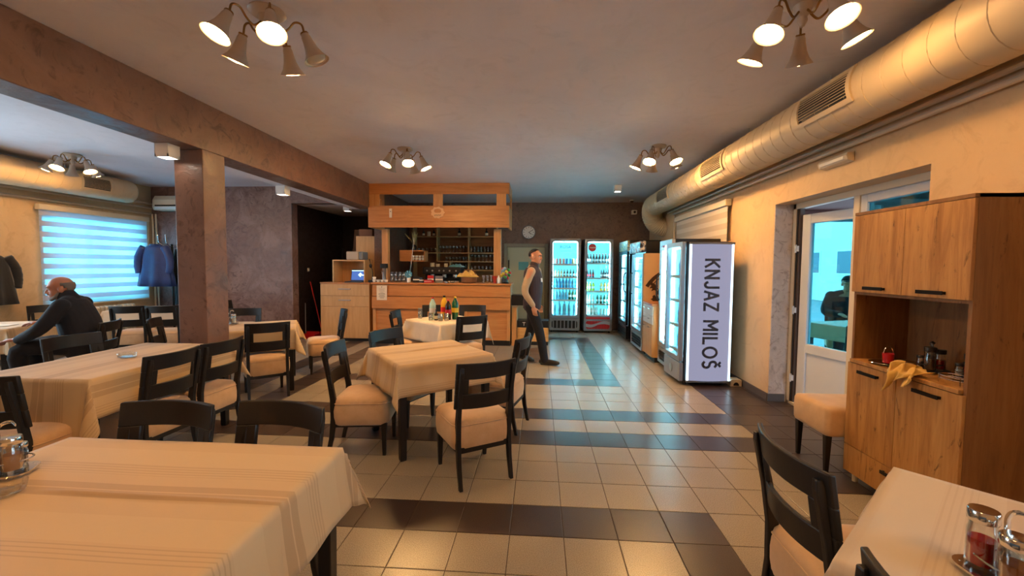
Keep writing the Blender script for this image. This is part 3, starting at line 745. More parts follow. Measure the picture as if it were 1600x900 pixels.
def small_bottle(label, x, y, z, s=1.0, m='bottle_dark'):
    o = G().lathe([(.028, 0), (.03, .005), (.03, .09), (.012, .12), (.011, .15), (.013, .15), (.013, .165), (0.001, .165)], 10).lathe([(.0305, .02), (.0305, .07)], 10, mi=1, cap=False).build('liquor_bottle', [M[m], M['cream_tin']], smooth=True, loc=(x, y, z + .0008))
    o.scale = (s, s, s); return tag(o, label, 'bottle')
small_bottle('dark liquor bottle with pale label on the top bar shelf', -2.95, 7.68, 2.215)
small_bottle('second dark liquor bottle beside the cream tin on the top shelf', -2.70, 7.68, 2.215)
tag(G().lathe([(.04, 0), (.042, .003), (.042, .11), (.036, .115), (.001, .118)], 12).build('tin', M['cream_tin'], smooth=True, loc=(-2.82, 7.68, 2.2158)), 'cream tin between two dark bottles on the top shelf', 'tin')
small_bottle('single silver-labelled bottle on the middle top shelf', -2.08, 7.68, 2.215, 1.15)
small_bottle('single dark bottle on the top shelf by the post', -1.42, 7.68, 2.215, 1.15)

# ---- wall box with cups, dried grass, espresso machine and the clutter on the worktop
wb = thing('wall_box', 'open beech wall box holding white cups above the bar', 'wall box', (-3.02, 6.6, 1.60))
g = G().box(-.15, .15, 0, .25, 0, .02).box(-.15, .15, 0, .25, .22, .24).box(-.15, -.13, 0, .25, .02, .22).box(.38, .40, 0, .25, .02, .24).box(.15, .40, 0, .25, 0, .02).box(.15, .40, 0, .25, .22, .24).box(-.13, .38, .23, .25, .02, .22)
g.build('carcass', M['beech'], wb); G().box(-.15, .13, -.018, 0, 0, .24).build('front_panel', M['beech'], wb, bevel=.002)
cupm = G().lathe([(.022, 0), (.026, .003), (.036, .05), (.034, .05), (.024, .008), (.001, .008)], 12).tube(smooth_path([(.032, 0, .038), (.052, 0, .034), (.048, 0, .016), (.028, 0, .012)], 4), .004, 5).mesh('cup', M['white'], 'all')
for k in range(8):
    tag(put('coffee_cup', cupm, None, (-3.02 + .12 + (k % 4) * .076, 6.66, 1.622 + (k // 4) * .056), (0, 0, -1.57)), 'white coffee cup stacked in the beech wall box', 'cup', 'cups in the wall box')
M['dry'] = plain('dried_grass', rgb(200, 178, 120), .9)
dg_ = thing('dried_grass_bunch', 'bunch of dried pampas grass standing on the beech wall box', 'dried plant', (-2.88, 6.68, 1.842))
G().lathe([(.035, 0), (.05, .01), (.055, .08), (.03, .12), (.028, .12), (.045, .08), (.04, .015), (.001, .015)], 12).build('vase', M['bottle_dark'], dg_, smooth=True)
rnd = random.Random(9)
for k in range(14):
    a = rnd.uniform(0, 6.28); r = rnd.uniform(.04, .22); h = rnd.uniform(.26, .44); e = Vector((r * math.cos(a), r * .4 * math.sin(a), h))
    pth = smooth_path([(0, 0, .05), (e.x * .35, e.y * .35, h * .55), e], 4)
    G().tube(pth, [.002] * 5 + [.008, .012, .011, .003], 5).build('plume', M['dry'], dg_, smooth=True)
em = thing('espresso_machine', 'black espresso machine with cups on top behind the bar', 'coffee machine', (-2.28, 6.72, .92))
G().box(-.42, .42, 0, .45, .06, .16).box(-.42, .42, .18, .45, .16, .40).box(-.42, .42, -.02, .45, .40, .56).build('body', M['dark_plastic'], em, bevel=.02)
for x in (-.22, .05, .28):
    gh = G().cyl((x, .06, .40), (x, .06, .33), .045, n=14).build('group_head', M['steel'], em, smooth=True)
    G().cyl((x, .02, .345), (x, -.11, .33), .014, .018, 8).build('filter_handle', M['black_wood'], em, smooth=True)
for x in (-.32, -.2, -.05, .05, .18, .32): G().cyl((x, -.021, .48), (x, -.032, .48), .018, n=12).build('dial', M['steel'], em, smooth=True)
G().box(-.40, .40, -.04, .17, .045, .06).build('drip_tray', M['steel'], em)
for x in (-.38, .38):
    for y in (.03, .40): G().cyl((x, y, 0), (x, y, .06), .02, n=8).build('foot', M['steel'], em)
bc = tag(G().box(-1.3, 1.3, 0, .55, .86, .918).box(-1.3, 1.3, .03, .55, 0, .86).build('back_counter', M['shelf_back'], loc=(-2.05, 6.68, 0), bevel=.004), 'dark counter carrying the espresso machine behind the bar', 'counter')
for k, (x, r, h) in enumerate(((-2.52, .05, .09), (-2.40, .045, .07), (-2.22, .04, .08))):
    tag(G().lathe([(r * .8, 0), (r, .01), (r, h), (r - .004, h), (r - .006, .012), (.001, .012)], 14).build('sugar_bowl', M['cream_tin'], smooth=True, loc=(x, 6.86, 1.4805)), ('wide cream bowl on the espresso machine', 'middle-sized cream bowl on the espresso machine', 'small tall cream bowl beside the teal cloth')[k], 'bowl')
def crumple(name, label, cat, mat, size, loc, seed, rz=0, nx=16):
    rnd = random.Random(seed); ph = [rnd.uniform(0, 6.28) for _ in range(8)]; vs = []
    for j in range(nx + 1):
        for i in range(nx + 1):
            u, v = i / nx * 2 - 1, j / nx * 2 - 1; e = max(abs(u), abs(v)) ** 3
            z = size[2] * (1 - e) * (.62 + .38 * math.sin(u * 5 + ph[0] + v * 2) * math.sin(v * 4.3 + ph[1])) + .012 * math.sin(u * 11 + ph[2]) * (1 - e) + .003
            vs.append((u * size[0] * (1 + .12 * math.sin(v * 5 + ph[3])), v * size[1] * (1 + .14 * math.sin(u * 4 + ph[4])), max(z, .002)))
    n = nx + 1; fs = [(j * n + i, j * n + i + 1, (j + 1) * n + i + 1, (j + 1) * n + i) for j in range(nx) for i in range(nx)]
    o = G().add(vs, fs).build(name, mat, smooth='all', loc=loc, rot=(0, 0, rz)); s = o.modifiers.new('thick', 'SOLIDIFY'); s.thickness = .003; s.offset = 1
    return tag(o, label, cat)
crumple('dish_cloth', 'crumpled teal cloth lying on the espresso machine', 'cloth', M['cyan_cloth'], (.15, .12, .075), (-1.99, 6.9, 1.4805), 3)
CT = 1.1805
bt = thing('beer_tap', 'beer tap column with black head on the bar end', 'beer tap', (-3.16, 5.655, CT))
G().lathe([(.055, 0), (.055, .012), (.034, .02), (.032, .26), (.04, .27), (.001, .272)], 16).build('tower', M['steel'], bt, smooth=True)
G().box(-.06, .06, -.06, .06, .27, .36).build('head', M['dark_plastic'], bt, bevel=.012); G().cyl((0, -.05, .22), (0, -.11, .20), .012, n=8).cyl((0, -.10, .205), (0, -.10, .16), .009, n=8).build('spout', M['chrome'], bt, smooth=True)
ctr = 'clear tumbler in the cluster beside the beer tap'
for r_ in range(3):
    for c_ in range(4): glass('tumbler' if r_ < 2 else 'tall', -2.99 + c_ * .078, 5.62 + r_ * .085, CT, ctr if r_ < 2 else 'tall glass behind the tumblers beside the beer tap', 'tumblers by the beer tap' if r_ < 2 else 'tall glasses by the beer tap')
for k in range(4): glass('tumbler', -2.99 + k * .078, 5.62, CT + .1005, 'tumbler stacked on another tumbler beside the beer tap', 'stacked tumblers by the tap')
for k in range(5): tag(put('coffee_cup', cupm, None, (-3.32 + .078 * (k % 4), 5.56, CT + (.0515 if k == 4 else 0)), (0, 0, -1.57)), 'white espresso cup on the bar end near the beer tap', 'cup', 'espresso cups on the bar')
M['fanblue'] = plain('blue_plastic', rgb(92, 170, 206), .4)
fb = thing('party_whirl', 'blue paper whirl on a white stick in a bar pot', 'paper whirl', (-2.66, 5.62, CT))
G().lathe([(.03, 0), (.036, .004), (.04, .09), (.036, .09), (.03, .01), (.001, .01)], 12).build('pot', M['white'], fb, smooth=True)
G().cyl((0, 0, .01), (.10, .02, .86), .004, n=6).build('stick', M['white'], fb)
for k in range(8):
    a = k * math.pi / 4; c_, s_ = math.cos(a), math.sin(a); c2, s2 = math.cos(a + .6), math.sin(a + .6)
    G().add([(0, -.03, .16), (.07 * c_, -.035, .16 + .07 * s_), (.075 * c2, -.015, .16 + .075 * s2)], [(0, 1, 2)]).build('blade', M['fanblue'], fb)
M['pack_red'] = plain('red_wrapper', rgb(196, 30, 40), .4); M['pack_white'] = plain('white_wrapper', rgb(220, 216, 210), .4)
def packet(label, x, y, d, rz, m, tilt=0):
    o = G().box(-d[0] / 2, d[0] / 2, -d[1] / 2, d[1] / 2, 0, d[2]).box(-d[0] / 2 - .0005, d[0] / 2 + .0005, -d[1] / 2 - .0005, d[1] / 2 + .0005, d[2] * .35, d[2] * .6, mi=1).build('snack_packet', [M[m], M['pack_white']], bevel=.004, loc=(x, y, CT), rot=(0, tilt, rz)); return tag(o, label, 'packet')
packet('black and white packet leaning by the blue whirl', -2.51, 5.60, (.12, .05, .12), .3, 'dark_plastic')
packet('small dark packet between the whirl and the red packets', -2.40, 5.58, (.07, .05, .10), -.2, 'dark_plastic')
packet('tall red packet on the bar worktop', -2.24, 5.64, (.12, .05, .14), .2, 'pack_red')
packet('low red packet in front of the tall red one', -2.27, 5.56, (.14, .06, .06), -.1, 'pack_red')
packet('patterned packet beside the tall red packet', -2.08, 5.66, (.14, .06, .13), .1, 'grey_plastic')
tr_ = tag(G().lathe([(.15, 0), (.17, .004), (.175, .03), (.17, .03), (.165, .008), (.001, .006)], 20).build('tray', M['chrome'], smooth=True, loc=(-1.83, 5.64, CT)), 'round chrome tray on the bar worktop', 'tray')
pan = thing('covered_basket', 'basket under a yellow duster on the bar worktop', 'basket', (-1.50, 5.66, CT))
G().lathe([(.12, 0), (.15, .02), (.16, .12), (.152, .12), (.14, .02), (.001, .012)], 18).build('basket', plain('basket_wicker', rgb(130, 84, 50), .7), pan, smooth=True)
G().tube(smooth_path([(-.15, 0, .11), (-.1, 0, .22), (0, 0, .26), (.1, 0, .22), (.15, 0, .11)], 5), .009, 6).build('basket_handle', plain('basket_cane', rgb(120, 76, 44), .7), pan)
c_ = crumple('duster', None, None, M['yellow_cloth'], (.19, .15, .14), (-.02, 0, .115), 12); c_.parent = pan
for k in range(3): glass('tall', -1.22 + k * .075, 5.68, CT, 'tall glass between the covered basket and the canopy post', 'glasses near the canopy post')
gl_ = thing('sweet_stand', 'stand of bright wrapped sweets and lollipops on the bar end', 'sweet stand', (-.80, 5.64, CT))
G().lathe([(.07, 0), (.075, .01), (.055, .03), (.05, .12), (.001, .12)], 16).build('stand', M['dark_plastic'], gl_, smooth=True)
rnd = random.Random(2); cols = [plain('sweet_' + n, rgb(*c), .35) for n, c in (('red', (200, 40, 44)), ('green', (60, 140, 60)), ('yellow', (226, 196, 60)), ('blue', (150, 190, 220)), ('rose', (214, 90, 100)))]
for k in range(16):
    a = k * 2.4; r = .045 + .045 * (k % 3) / 2; G().ball((r * math.cos(a), r * math.sin(a), .10 + .012 * k), .032, 8, 6).build('sweet', cols[(k * 3 + k // 5) % 5], gl_, smooth=True)
tag(G().lathe([(.025, 0), (.027, .004), (.027, .10), (.012, .125), (.012, .15), (.001, .15)], 12).build('sauce_bottle', M['white'], smooth=True, loc=(-.92, 5.60, CT)), 'small white squeeze bottle beside the sweet stand', 'bottle')
tag(G().lathe([(.035, 0), (.03, .01), (.028, .05), (.05, .14), (.046, .14), (.026, .06), (.001, .055)], 14).build('red_goblet', plain('red_glass', rgb(180, 60, 50), .15), smooth=True, loc=(-1.0, 5.66, CT)), 'orange red goblet beside the canopy post', 'goblet')

# ================================================================== alcove furniture
cb = thing('drawer_cabinet', 'pale beech cabinet with two drawers and two doors', 'cabinet', (-3.97, 5.69, 0))
CWb = .495
G().box(-CWb, CWb - .0, .02, .44, .06, 1.14).build('body', M['beech'], cb); G().box(-CWb - .01, CWb + .01, -.005, .445, 1.14, 1.165).build('worktop', M['beech'], cb, bevel=.002)
G().box(-CWb, CWb, .05, .44, 0, .06).build('plinth', M['dark_plastic'], cb)
def bar_handle(p, x, z, w, vertical=False):
    g = G()
    if vertical: g.box(x - .006, x + .006, -.03, -.02, z - w / 2, z + w / 2).box(x - .005, x + .005, -.02, 0, z - w / 2, z - w / 2 + .01).box(x - .005, x + .005, -.02, 0, z + w / 2 - .01, z + w / 2)
    else: g.box(x - w / 2, x + w / 2, -.03, -.02, z - .006, z + .006).box(x - w / 2, x - w / 2 + .01, -.02, 0, z - .005, z + .005).box(x + w / 2 - .01, x + w / 2, -.02, 0, z - .005, z + .005)
    return g.build('handle', M['steel'], p)
for z0, z1 in ((.905, 1.13), (.695, .90)):
    d = G().box(-CWb, CWb, 0, .02, z0, z1).build('drawer', M['beech_pale'], cb, bevel=.0015); bar_handle(d, 0, (z0 + z1) / 2 + .02, .24)
for s in (-1, 1):
    d = G().box(-CWb if s < 0 else .0015, -.0015 if s < 0 else CWb, 0, .02, .065, .69).build('door', M['beech_pale'], cb, bevel=.0015); bar_handle(d, s * .045, .57, .16, True)
ck = thing('desk_cubby', 'open beech cubby box around the laptop', 'cubby', (-3.91, 5.74, 1.166))
G().box(-.33, -.305, 0, .38, 0, .42).box(.305, .33, 0, .38, 0, .42).box(-.33, .33, 0, .38, .42, .445).box(-.305, .305, .37, .38, 0, .42).build('carcass', M['beech_pale'], ck)
lp = thing('laptop', 'open black laptop with a bright blue screen in the cubby', 'laptop', (-3.80, 5.83, 1.167), R_(-4))
G().box(-.17, .17, -.14, .10, 0, .018).build('base', M['dark_plastic'], lp, bevel=.004)
g = G()
for r_ in range(4):
    for k in range(12): g.cbox((-.143 + k * .026, -.02 + r_ * .026 - .02, .0195), (.021, .021, .003))
g.build('keyboard', M['grey_plastic'], lp)
scr = G().cbox((0, .125, .135), (.34, .012, .235), (R_(-12), 0, 0)).build('lid', M['dark_plastic'], lp, bevel=.004)
M['screen'] = emit('laptop_screen', (.03, .07, .22, 1), 1.0); M['screen_l'] = emit('screen_light', (.35, .62, .85, 1), 1.6)
G().cbox((0, .1175, .138), (.315, .002, .20), (R_(-12), 0, 0)).build('screen', M['screen'], scr)
G().cbox((0, .1135, .058), (.315, .002, .028), (R_(-12), 0, 0)).cbox((0, .130, .228), (.315, .002, .012), (R_(-12), 0, 0)).cbox((.03, .1155, .145), (.065, .002, .065), Euler((R_(-12), R_(45), 0)).to_matrix()).cbox((.085, .1148, .14), (.05, .002, .022), (R_(-12), 0, 0)).build('screen_icons', M['screen_l'], scr)
pr_ = thing('printer', 'beige receipt printer on top of the cubby', 'printer', (-3.82, 5.88, 1.6125))
G().box(-.15, .10, -.12, .16, 0, .165).build('body', plain('beige_plastic', rgb(196, 178, 158), .5), pr_, bevel=.02); G().box(.10, .19, -.11, .15, 0, .16).build('paper_cover', M['grey_plastic'], pr_, bevel=.02)
dl = thing('desk_telephone', 'black desk telephone handset on its curly lead by the cubby', 'telephone', (-3.47, 5.80, 1.166))
G().box(-.05, .05, -.06, .08, 0, .05).build('base', M['dark_plastic'], dl, bevel=.01); G().tube(smooth_path([(0, .02, .05), (.01, .03, .2), (-.03, .03, .36), (-.06, .04, .46)], 5), .008, 6).build('lead', M['dark_plastic'], dl, smooth=True)
G().ball((-.03, .03, .33), (.03, .03, .045), 10, 8).build('receiver', M['dark_plastic'], dl, smooth=True)
tag(G().box(-.2, .2, 0, .02, 0, .945).box(-.2, -.18, .02, .30, 0, .945).build('tall_side_cabinet', M['beech_pale'], loc=(-3.77, 6.22, 1.1645), bevel=.002), 'tall plain beech board cabinet behind the printer', 'cabinet')
tag(G().box(-.22, .22, 0, .3, 0, 1.164).build('rear_cabinet', M['beech'], loc=(-3.78, 6.22, 0), bevel=.002), 'beech base cabinet behind the drawer cabinet', 'cabinet')
rk = thing('storage_rack', 'dark storage rack in the alcove carrying cardboard boxes', 'rack', (-4.30, 7.15, 0))
G().box(-.45, .45, 0, .5, 1.50, 1.53).box(-.45, .45, 0, .5, .8, .83).build('shelf_board', M['dark_plastic'], rk)
for x in (-.44, .41):
    for y in (0, .47): G().box(x, x + .03, y, y + .03, 0, 1.9).build('upright', M['dark_plastic'], rk)
b1 = tag(G().box(-.36, .36, -.2, .2, 0, .26).build('carton', M['card'], loc=(-4.28, 7.40, 1.5315), bevel=.004), 'low cardboard carton printed with dark letters on the rack', 'box')
put('lettering', text_mesh('lettering', 'ROSA', .17, M['ink']), b1, (.22, -.2012, .15), (R_(90), 0, 0))
tag(G().box(-.20, .20, -.18, .18, 0, .50).box(-.06, .06, -.181, .181, .0, .501, mi=1).build('carton', [plain('pinkish_card', rgb(150, 122, 108), .85), M['card']], loc=(-4.30, 7.40, 1.815), rot=(0, R_(5), 0), bevel=.004), 'tilted tall cardboard carton stacked on the lettered one', 'box')
tag(G().box(-.14, .14, -.1, .1, 0, .14).build('carton', plain('brown_card', rgb(130, 88, 66), .85), loc=(-3.77, 6.33, 2.111), bevel=.003), 'small brown carton on the tall beech cabinet', 'box')
sw = tag(G().box(-.035, .035, 0, .012, -.04, .04).build('wall_switch', M['cream_pvc'], loc=(-5.058, 6.30, 1.40), rot=(0, 0, R_(90)), bevel=.006), 'white wall switch on the dark alcove wall', 'switch'); sw.location = (-5.048, 6.30, 1.40)
G().box(-.02, .02, -.0115, .0, -.025, .025).build('rocker', M['white'], sw, bevel=.004)
br = thing('broom', 'red-handled broom leaning in the dark alcove', 'broom', (-4.69, 6.15, 0))
G().cyl((0, 0, .10), (-.30, .10, 1.15), .012, n=8).build('handle', M['red'], br, smooth=True); G().box(-.14, .14, -.03, .03, .06, .11).build('head', M['red'], br, bevel=.01)
G().prism([(-.13, .06), (.13, .06), (.15, 0), (-.15, 0)], -.025, .025).build('bristles', M['dark_plastic'], br)
dp = thing('dustpan', 'red long-handled dustpan beside the broom', 'dustpan', (-4.85, 5.98, 0))
G().cyl((-.10, 0, .10), (-.11, .02, .72), .009, n=8).build('handle', M['steel'], dp, smooth=True); G().box(-.14, .14, -.12, .12, 0, .012).box(-.14, .14, .10, .12, .012, .12).box(-.14, -.125, -.1, .1, .012, .08).box(.125, .14, -.1, .1, .012, .08).build('pan', M['red'], dp)
tag(G().box(-.16, .16, -.12, .12, 0, .012).box(-.16, .16, -.12, -.105, 0, .26).box(-.16, .16, .105, .12, 0, .26).box(-.16, -.145, -.105, .105, 0, .26).box(.145, .16, -.105, .105, 0, .26).build('crate', M['red'], loc=(-4.62, 6.55, 0), bevel=.005), 'red plastic crate on the alcove floor', 'crate')

# ================================================================== drinks fridges
M['liner_glow'] = emit('fridge_back_painted_glow', (.10, .72, 1.0, 1), .8)  # light inside the fridge painted as a glow of its back liner
def arch_ring(g, w, h, cz, t, r, y0, y1, n=6, mi=0):
    """rounded frame in the x-z plane"""
    o = rounded_rect(w, h, .012, n, 0, cz); i = rounded_rect(w - 2 * t, h - 2 * t, r, n, 0, cz); k = len(o)
    vs = [(x, y0, z) for x, z in o] + [(x, y0, z) for x, z in i] + [(x, y1, z) for x, z in o] + [(x, y1, z) for x, z in i]; fs = []
    for a in range(k):
        b = (a + 1) % k; fs += [(a, b, k + b, k + a), (2 * k + a, 3 * k + a, 3 * k + b, 2 * k + b), (a, 2 * k + a, 2 * k + b, b), (k + a, k + b, 3 * k + b, 3 * k + a)]
    return g.add(vs, fs, mi)
def fridge(label, loc, rz, w, d, h, body, frame, shelves, z_door=.33, header=0, grille='v', r=.06, fr_t=.058, handle_x=None, glow=True):
    """front faces local -y, front plane at y=0"""
    t = thing('drinks_fridge', label, 'fridge', loc, rz); b = w / 2
    zt = h - header
    G().box(-b, -b + .03, .05, d, .05, h).box(b - .03, b, .05, d, .05, h).box(-b + .03, b - .03, .05, d, h - .04, h).box(-b + .03, b - .03, .05, d, .05, z_door).box(-b + .03, b - .03, d - .03, d, z_door, h - .04).build('cabinet', body, t, bevel=.006)
    G().box(-b + .03, b - .03, d - .05, d - .031, z_door, h - .04).build('back_liner', M['liner_glow'] if glow else M['fr_white'], t)
    G().box(-b + .031, -b + .036, .06, d - .05, z_door, h - .04).box(b - .036, b - .031, .06, d - .05, z_door, h - .04).box(-b + .036, b - .036, .06, d - .05, z_door, z_door + .01).build('side_liner', M['fr_white'], t)
    for s in (-1, 1): G().box(s * (b - .062) - .008, s * (b - .062) + .008, .07, .085, z_door + .05, zt - .08).build('led_strip', M['led_w'], t)
    G().box(-b + .07, b - .07, .07, .085, zt - .085, zt - .07).build('led_strip', M['led_w'], t)
    for z in shelves:
        s_ = G().box(-b + .04, b - .04, .07, d - .06, z - .012, z).build('shelf', M['fr_white'], t); G().box(-b + .045, b - .045, .058, .069, z - .034, z + .006).build('price_rail', M['white'], s_)
    dz = (z_door + zt) / 2; H = zt - z_door
    do = arch_ring(G(), w - .01, H - .006, dz, fr_t, r, 0, .045).build('door', frame, t, bevel=.003)
    G().box(-b + fr_t + .002, b - fr_t - .002, .02, .026, z_door + fr_t, zt - fr_t).build('pane', M['glass'], do)
    if handle_x is not None:
        G().tube(smooth_path([(handle_x, 0, 1.0), (handle_x, -.04, 1.05), (handle_x, -.045, 1.2), (handle_x, -.04, 1.35), (handle_x, 0, 1.40)], 4), .012, 8).build('door_handle', M['dark_plastic'], do, smooth=True)
    gz = (.05 + z_door - .01) / 2; gh = z_door - .06
    gr = arch_ring(G(), w - .01, gh, gz + .0, .045, .05, .005, .05).build('grille_frame', frame, t, bevel=.003)
    G().box(-b + .05, b - .05, .035, .04, gz - gh / 2 + .03, gz + gh / 2 - .03).build('grille_back', M['fr_black'], gr)
    if grille == 'v':
        for k in range(7):
            x = -b + .09 + k * (w - .18) / 6; G().box(x - .012, x + .012, .012, .034, gz - gh / 2 + .045, gz + gh / 2 - .045).build('slat', M['grey_plastic'], gr)
    elif grille == 'h':
        for k in range(5):
            z = gz - gh / 2 + .05 + k * (gh - .1) / 4; G().box(-b + .05, b - .05, .012, .034, z - .011, z + .011).build('slat', M['dark_plastic'], gr)
    for x in (-b + .05, b - .05):
        for y in (.09, d - .05): G().cyl((x, y, 0), (x, y, .05), .022, n=8).build('foot', M['dark_plastic'], t)
    return t
FY = 7.285
SA = (1.57, 1.28, 1.02, .75, .385); SB = (1.60, 1.26, .96, .665, .405)
f1 = fridge('grey-framed water fridge with blue bottles, beside the cream back door', (.435, FY, 0), 0, .69, .585, 2.15, M['fr_grey'], M['fr_grey'], SA, handle_x=-.30)
put('lettering', text_mesh('lettering', 'ROSA', .10, plain('dark_teal_print', rgb(52, 110, 120), .5)), f1, (.0, .019, 1.955), (R_(90), 0, 0))
G().box(-.11, .11, .0185, .0195, 1.862, 1.870).build('print_line', plain('teal_print', rgb(90, 150, 160), .5), f1)
f2 = fridge('cola fridge with red disc and red wave grille at the back wall', (1.19, FY, 0), 0, .64, .585, 2.145, M['fr_grey'], M['fr_grey'], SB, grille=None, handle_x=-.28)
lg = G().cyl((-.15, .0185, 1.945), (-.15, .0165, 1.945), .088, n=28).build('logo_disc', plain('logo_red', rgb(206, 44, 48), .4), f2)
put('lettering', text_mesh('lettering', 'Coca-Cola', .038, M['white'], shear=.35, bold=.0006, space=.85), f2, (-.15, .0155, 1.945), (R_(90), 0, 0))
gp = G().box(-.27, .27, .010, .034, .085, .285).box(-.27, .27, -.004, .03, .318, .372).build('red_panel', M['red'], f2, bevel=.01)
for k in range(8): G().box(-.235 + k * .067 - .004, -.235 + k * .067 + .004, .004, .012, .09, .28).build('slat', plain('dark_red', rgb(130, 24, 28), .5), gp)
wv = [(-.27 + .54 * k / 16, .195 - .035 * math.sin((k / 16) * 5.6 + .3) + .02 * k / 16) for k in range(17)]
G().prism([(x, z + .03) for x, z in wv] + [(x, z - .012 - .03 * abs(math.sin(x * 6))) for x, z in wv[::-1]], -.002, .008).build('wave', M['fr_silver'], gp)
f3 = fridge('black corner fridge with yellow printed header', (1.60, 6.66, 0), R_(-90), .86, .66, 2.05, M['fr_black'], M['fr_black'], (.45, .8, 1.15, 1.5), header=.22, grille='h', handle_x=.36)
def mixmat(name, stops, scale):
    m = N(name); n_ = m.noise(m.coord('Object'), scale, 3, .5, 1.5); m.set(Base_Color=m.ramp(n_, stops, 'CONSTANT'), Roughness=.35); return m.mat
hd = G().box(-.43, .43, .0, .05, 1.835, 2.045).build('header', mixmat('yellow_print', [(0, rgb(226, 204, 96)), (.45, rgb(70, 120, 160)), (.53, rgb(232, 226, 190)), (.64, rgb(60, 52, 40))], 9), f3, bevel=.01)
f4 = fridge('black fridge with red and grey header and beige printed side', (1.625, 5.48, 0), R_(-90), .86, .66, 1.96, M['fr_black'], M['fr_silver'], (.45, .8, 1.15, 1.45), header=.21, grille='h', handle_x=-.36)
G().box(-.43, .43, -.05, .05, 1.765, 1.965).build('header', mixmat('red_grey_print', [(0, rgb(206, 60, 48)), (.42, rgb(210, 206, 204)), (.52, rgb(80, 96, 130)), (.6, rgb(28, 24, 28))], 6), f4, bevel=.02)
M['beige_vinyl'] = plain('beige_side_vinyl', rgb(206, 168, 128), .5); M['brown_vinyl'] = plain('brown_vinyl', rgb(62, 38, 26), .5)
sp = G().box(.43, .436, .02, .66, .05, 1.75).build('side_panel', M['beige_vinyl'], f4)
# printed arc, thin line and leafy shapes on the side facing the room
g = G()
for ro, ri in ((.66, .60), (.575, .562)):
    po = []; 
    for k in range(15):
        a = R_(150 - k * 8.5); po.append((.62 + ro * math.cos(a), .86 + ro * math.sin(a)))
    pi_ = [(.62 + ri * math.cos(R_(150 - k * 8.5)), .86 + ri * math.sin(R_(150 - k * 8.5))) for k in range(14, -1, -1)]
    q = [(y, z) for y, z in po + pi_ if True]
    q = [(min(max(y, .025), .655), min(z, 1.74)) for y, z in q]
    n_ = 15
    for k in range(14): g.prism([q[k], q[k + 1], q[2 * n_ - 2 - k], q[2 * n_ - 1 - k]], .436, .4375, 'x')
rnd = random.Random(7)
for (cy, cz, rr) in ((.20, 1.16, .075), (.28, 1.08, .06), (.34, 1.20, .05), (.22, .96, .085), (.36, .97, .07), (.46, 1.10, .06), (.50, 1.26, .05), (.16, 1.22, .04)):
    g.prism([(cy + rr * (.75 + .3 * math.sin(k * 3 + cy * 30)) * math.cos(2 * math.pi * k / 14), cz + rr * (.75 + .3 * math.cos(k * 2.3 + cz * 9)) * math.sin(2 * math.pi * k / 14)) for k in range(14)], .436, .4375, 'x')
g.build('printed_figure', M['brown_vinyl'], sp)
f5 = fridge('black fridge with a glowing vertical light strip on its door', (1.705, 4.045, 0), R_(-90), .60, .66, 1.91, M['fr_black'], M['fr_silver'], (.45, .8, 1.15, 1.45), z_door=.30, grille='h', r=.03, fr_t=.07, handle_x=-.26)
G().prism(rounded_rect(.12, 1.36, .03, 4, -.10, 1.08), -.006, .018).build('light_strip', emit('cyan_light_panel', (.42, .9, 1.0, 1), 1.8), f5)
G().box(-.16, -.02, -.003, -.0005, 1.805, 1.835).build('red_print', M['red'], f5)
# tall fridge with a lit side
f6 = fridge('tall fridge whose lit white side reads KNJAZ MILOŠ', (1.63, 3.42, 0), R_(-87), .57, .62, 1.835, M['fr_black'], M['fr_silver'], (.42, .75, 1.08, 1.40), z_door=.30, grille=None, r=.03, fr_t=.06, handle_x=None)
G().box(-.28, .28, .004, .04, .06, .275).build('kick_panel', M['fr_silver'], f6, bevel=.01)
G().lathe([(.055, 0), (.055, .004), (.045, .006), (.001, .006)], 20, (0, 0, .17), mat=Matrix.Rotation(R_(90), 3, 'X')).build('emblem', M['steel'], f6, smooth=True)
side = thing('light_box', None, None, (.292, .36, 0)); side.parent = f6       # on the fridge side that faces the room
M['lightbox'] = emit('backlit_panel', (.60, .60, .86, 1), .2)
g = G(); rings = []
for k in range(13):
    u = k / 12; y = -.25 + .50 * u; x = .012 + .035 * (1 - (2 * u - 1) ** 2); rings.append([(x, y, .07), (x, y, 1.80), (0, y, 1.80), (0, y, .07)])
g.rings(rings).build('lit_panel', M['lightbox'], side, smooth=True)
for y in (-.262, .262): G().box(.0, .02, y - .011, y + .011, .07, 1.80).build('edge_light', emit('edge_tube', (.6, .85, 1.0, 1), 1.4), side)
G().box(0, .03, -.28, .28, 1.80, 1.825).box(0, .03, -.28, .28, .045, .07).build('end_cap', M['grey_plastic'], side)
M['slate'] = plain('slate_print', rgb(58, 62, 84), .5)
arc = lambda cx, cy, rx, ry, a0, a1, n=10: [(cx + rx * math.cos(R_(a0 + (a1 - a0) * k / n)), cy + ry * math.sin(R_(a0 + (a1 - a0) * k / n))) for k in range(n + 1)]
GL = {'K': (.62, [[(.0, 0), (0, 1)], [(.62, 1), (.04, .45)], [(.2, .6), (.62, 0)]]), 'N': (.66, [[(0, 0), (0, 1), (.66, 0), (.66, 1)]]), 'J': (.48, [[(.48, 1), (.48, .24)] + arc(.24, .24, .24, .24, 0, -160, 8)]),
      'A': (.72, [[(0, 0), (.36, 1), (.72, 0)], [(.14, .30), (.58, .30)]]), 'Z': (.60, [[(0, 1), (.60, 1), (0, 0), (.60, 0)]]), 'M': (.78, [[(0, 0), (0, 1), (.39, .35), (.78, 1), (.78, 0)]]), 'I': (.02, [[(0, 0), (0, 1)]]),
      'L': (.50, [[(0, 1), (0, 0), (.50, 0)]]), 'O': (.90, [arc(.45, .5, .45, .5, 0, 360, 24)]), 'Š': (.56, [arc(.28, .75, .26, .25, 40, 270, 9) + arc(.28, .25, .28, .25, 90, -140, 9), [(.12, 1.30), (.28, 1.17), (.44, 1.30)]]), ' ': (.26, [])}
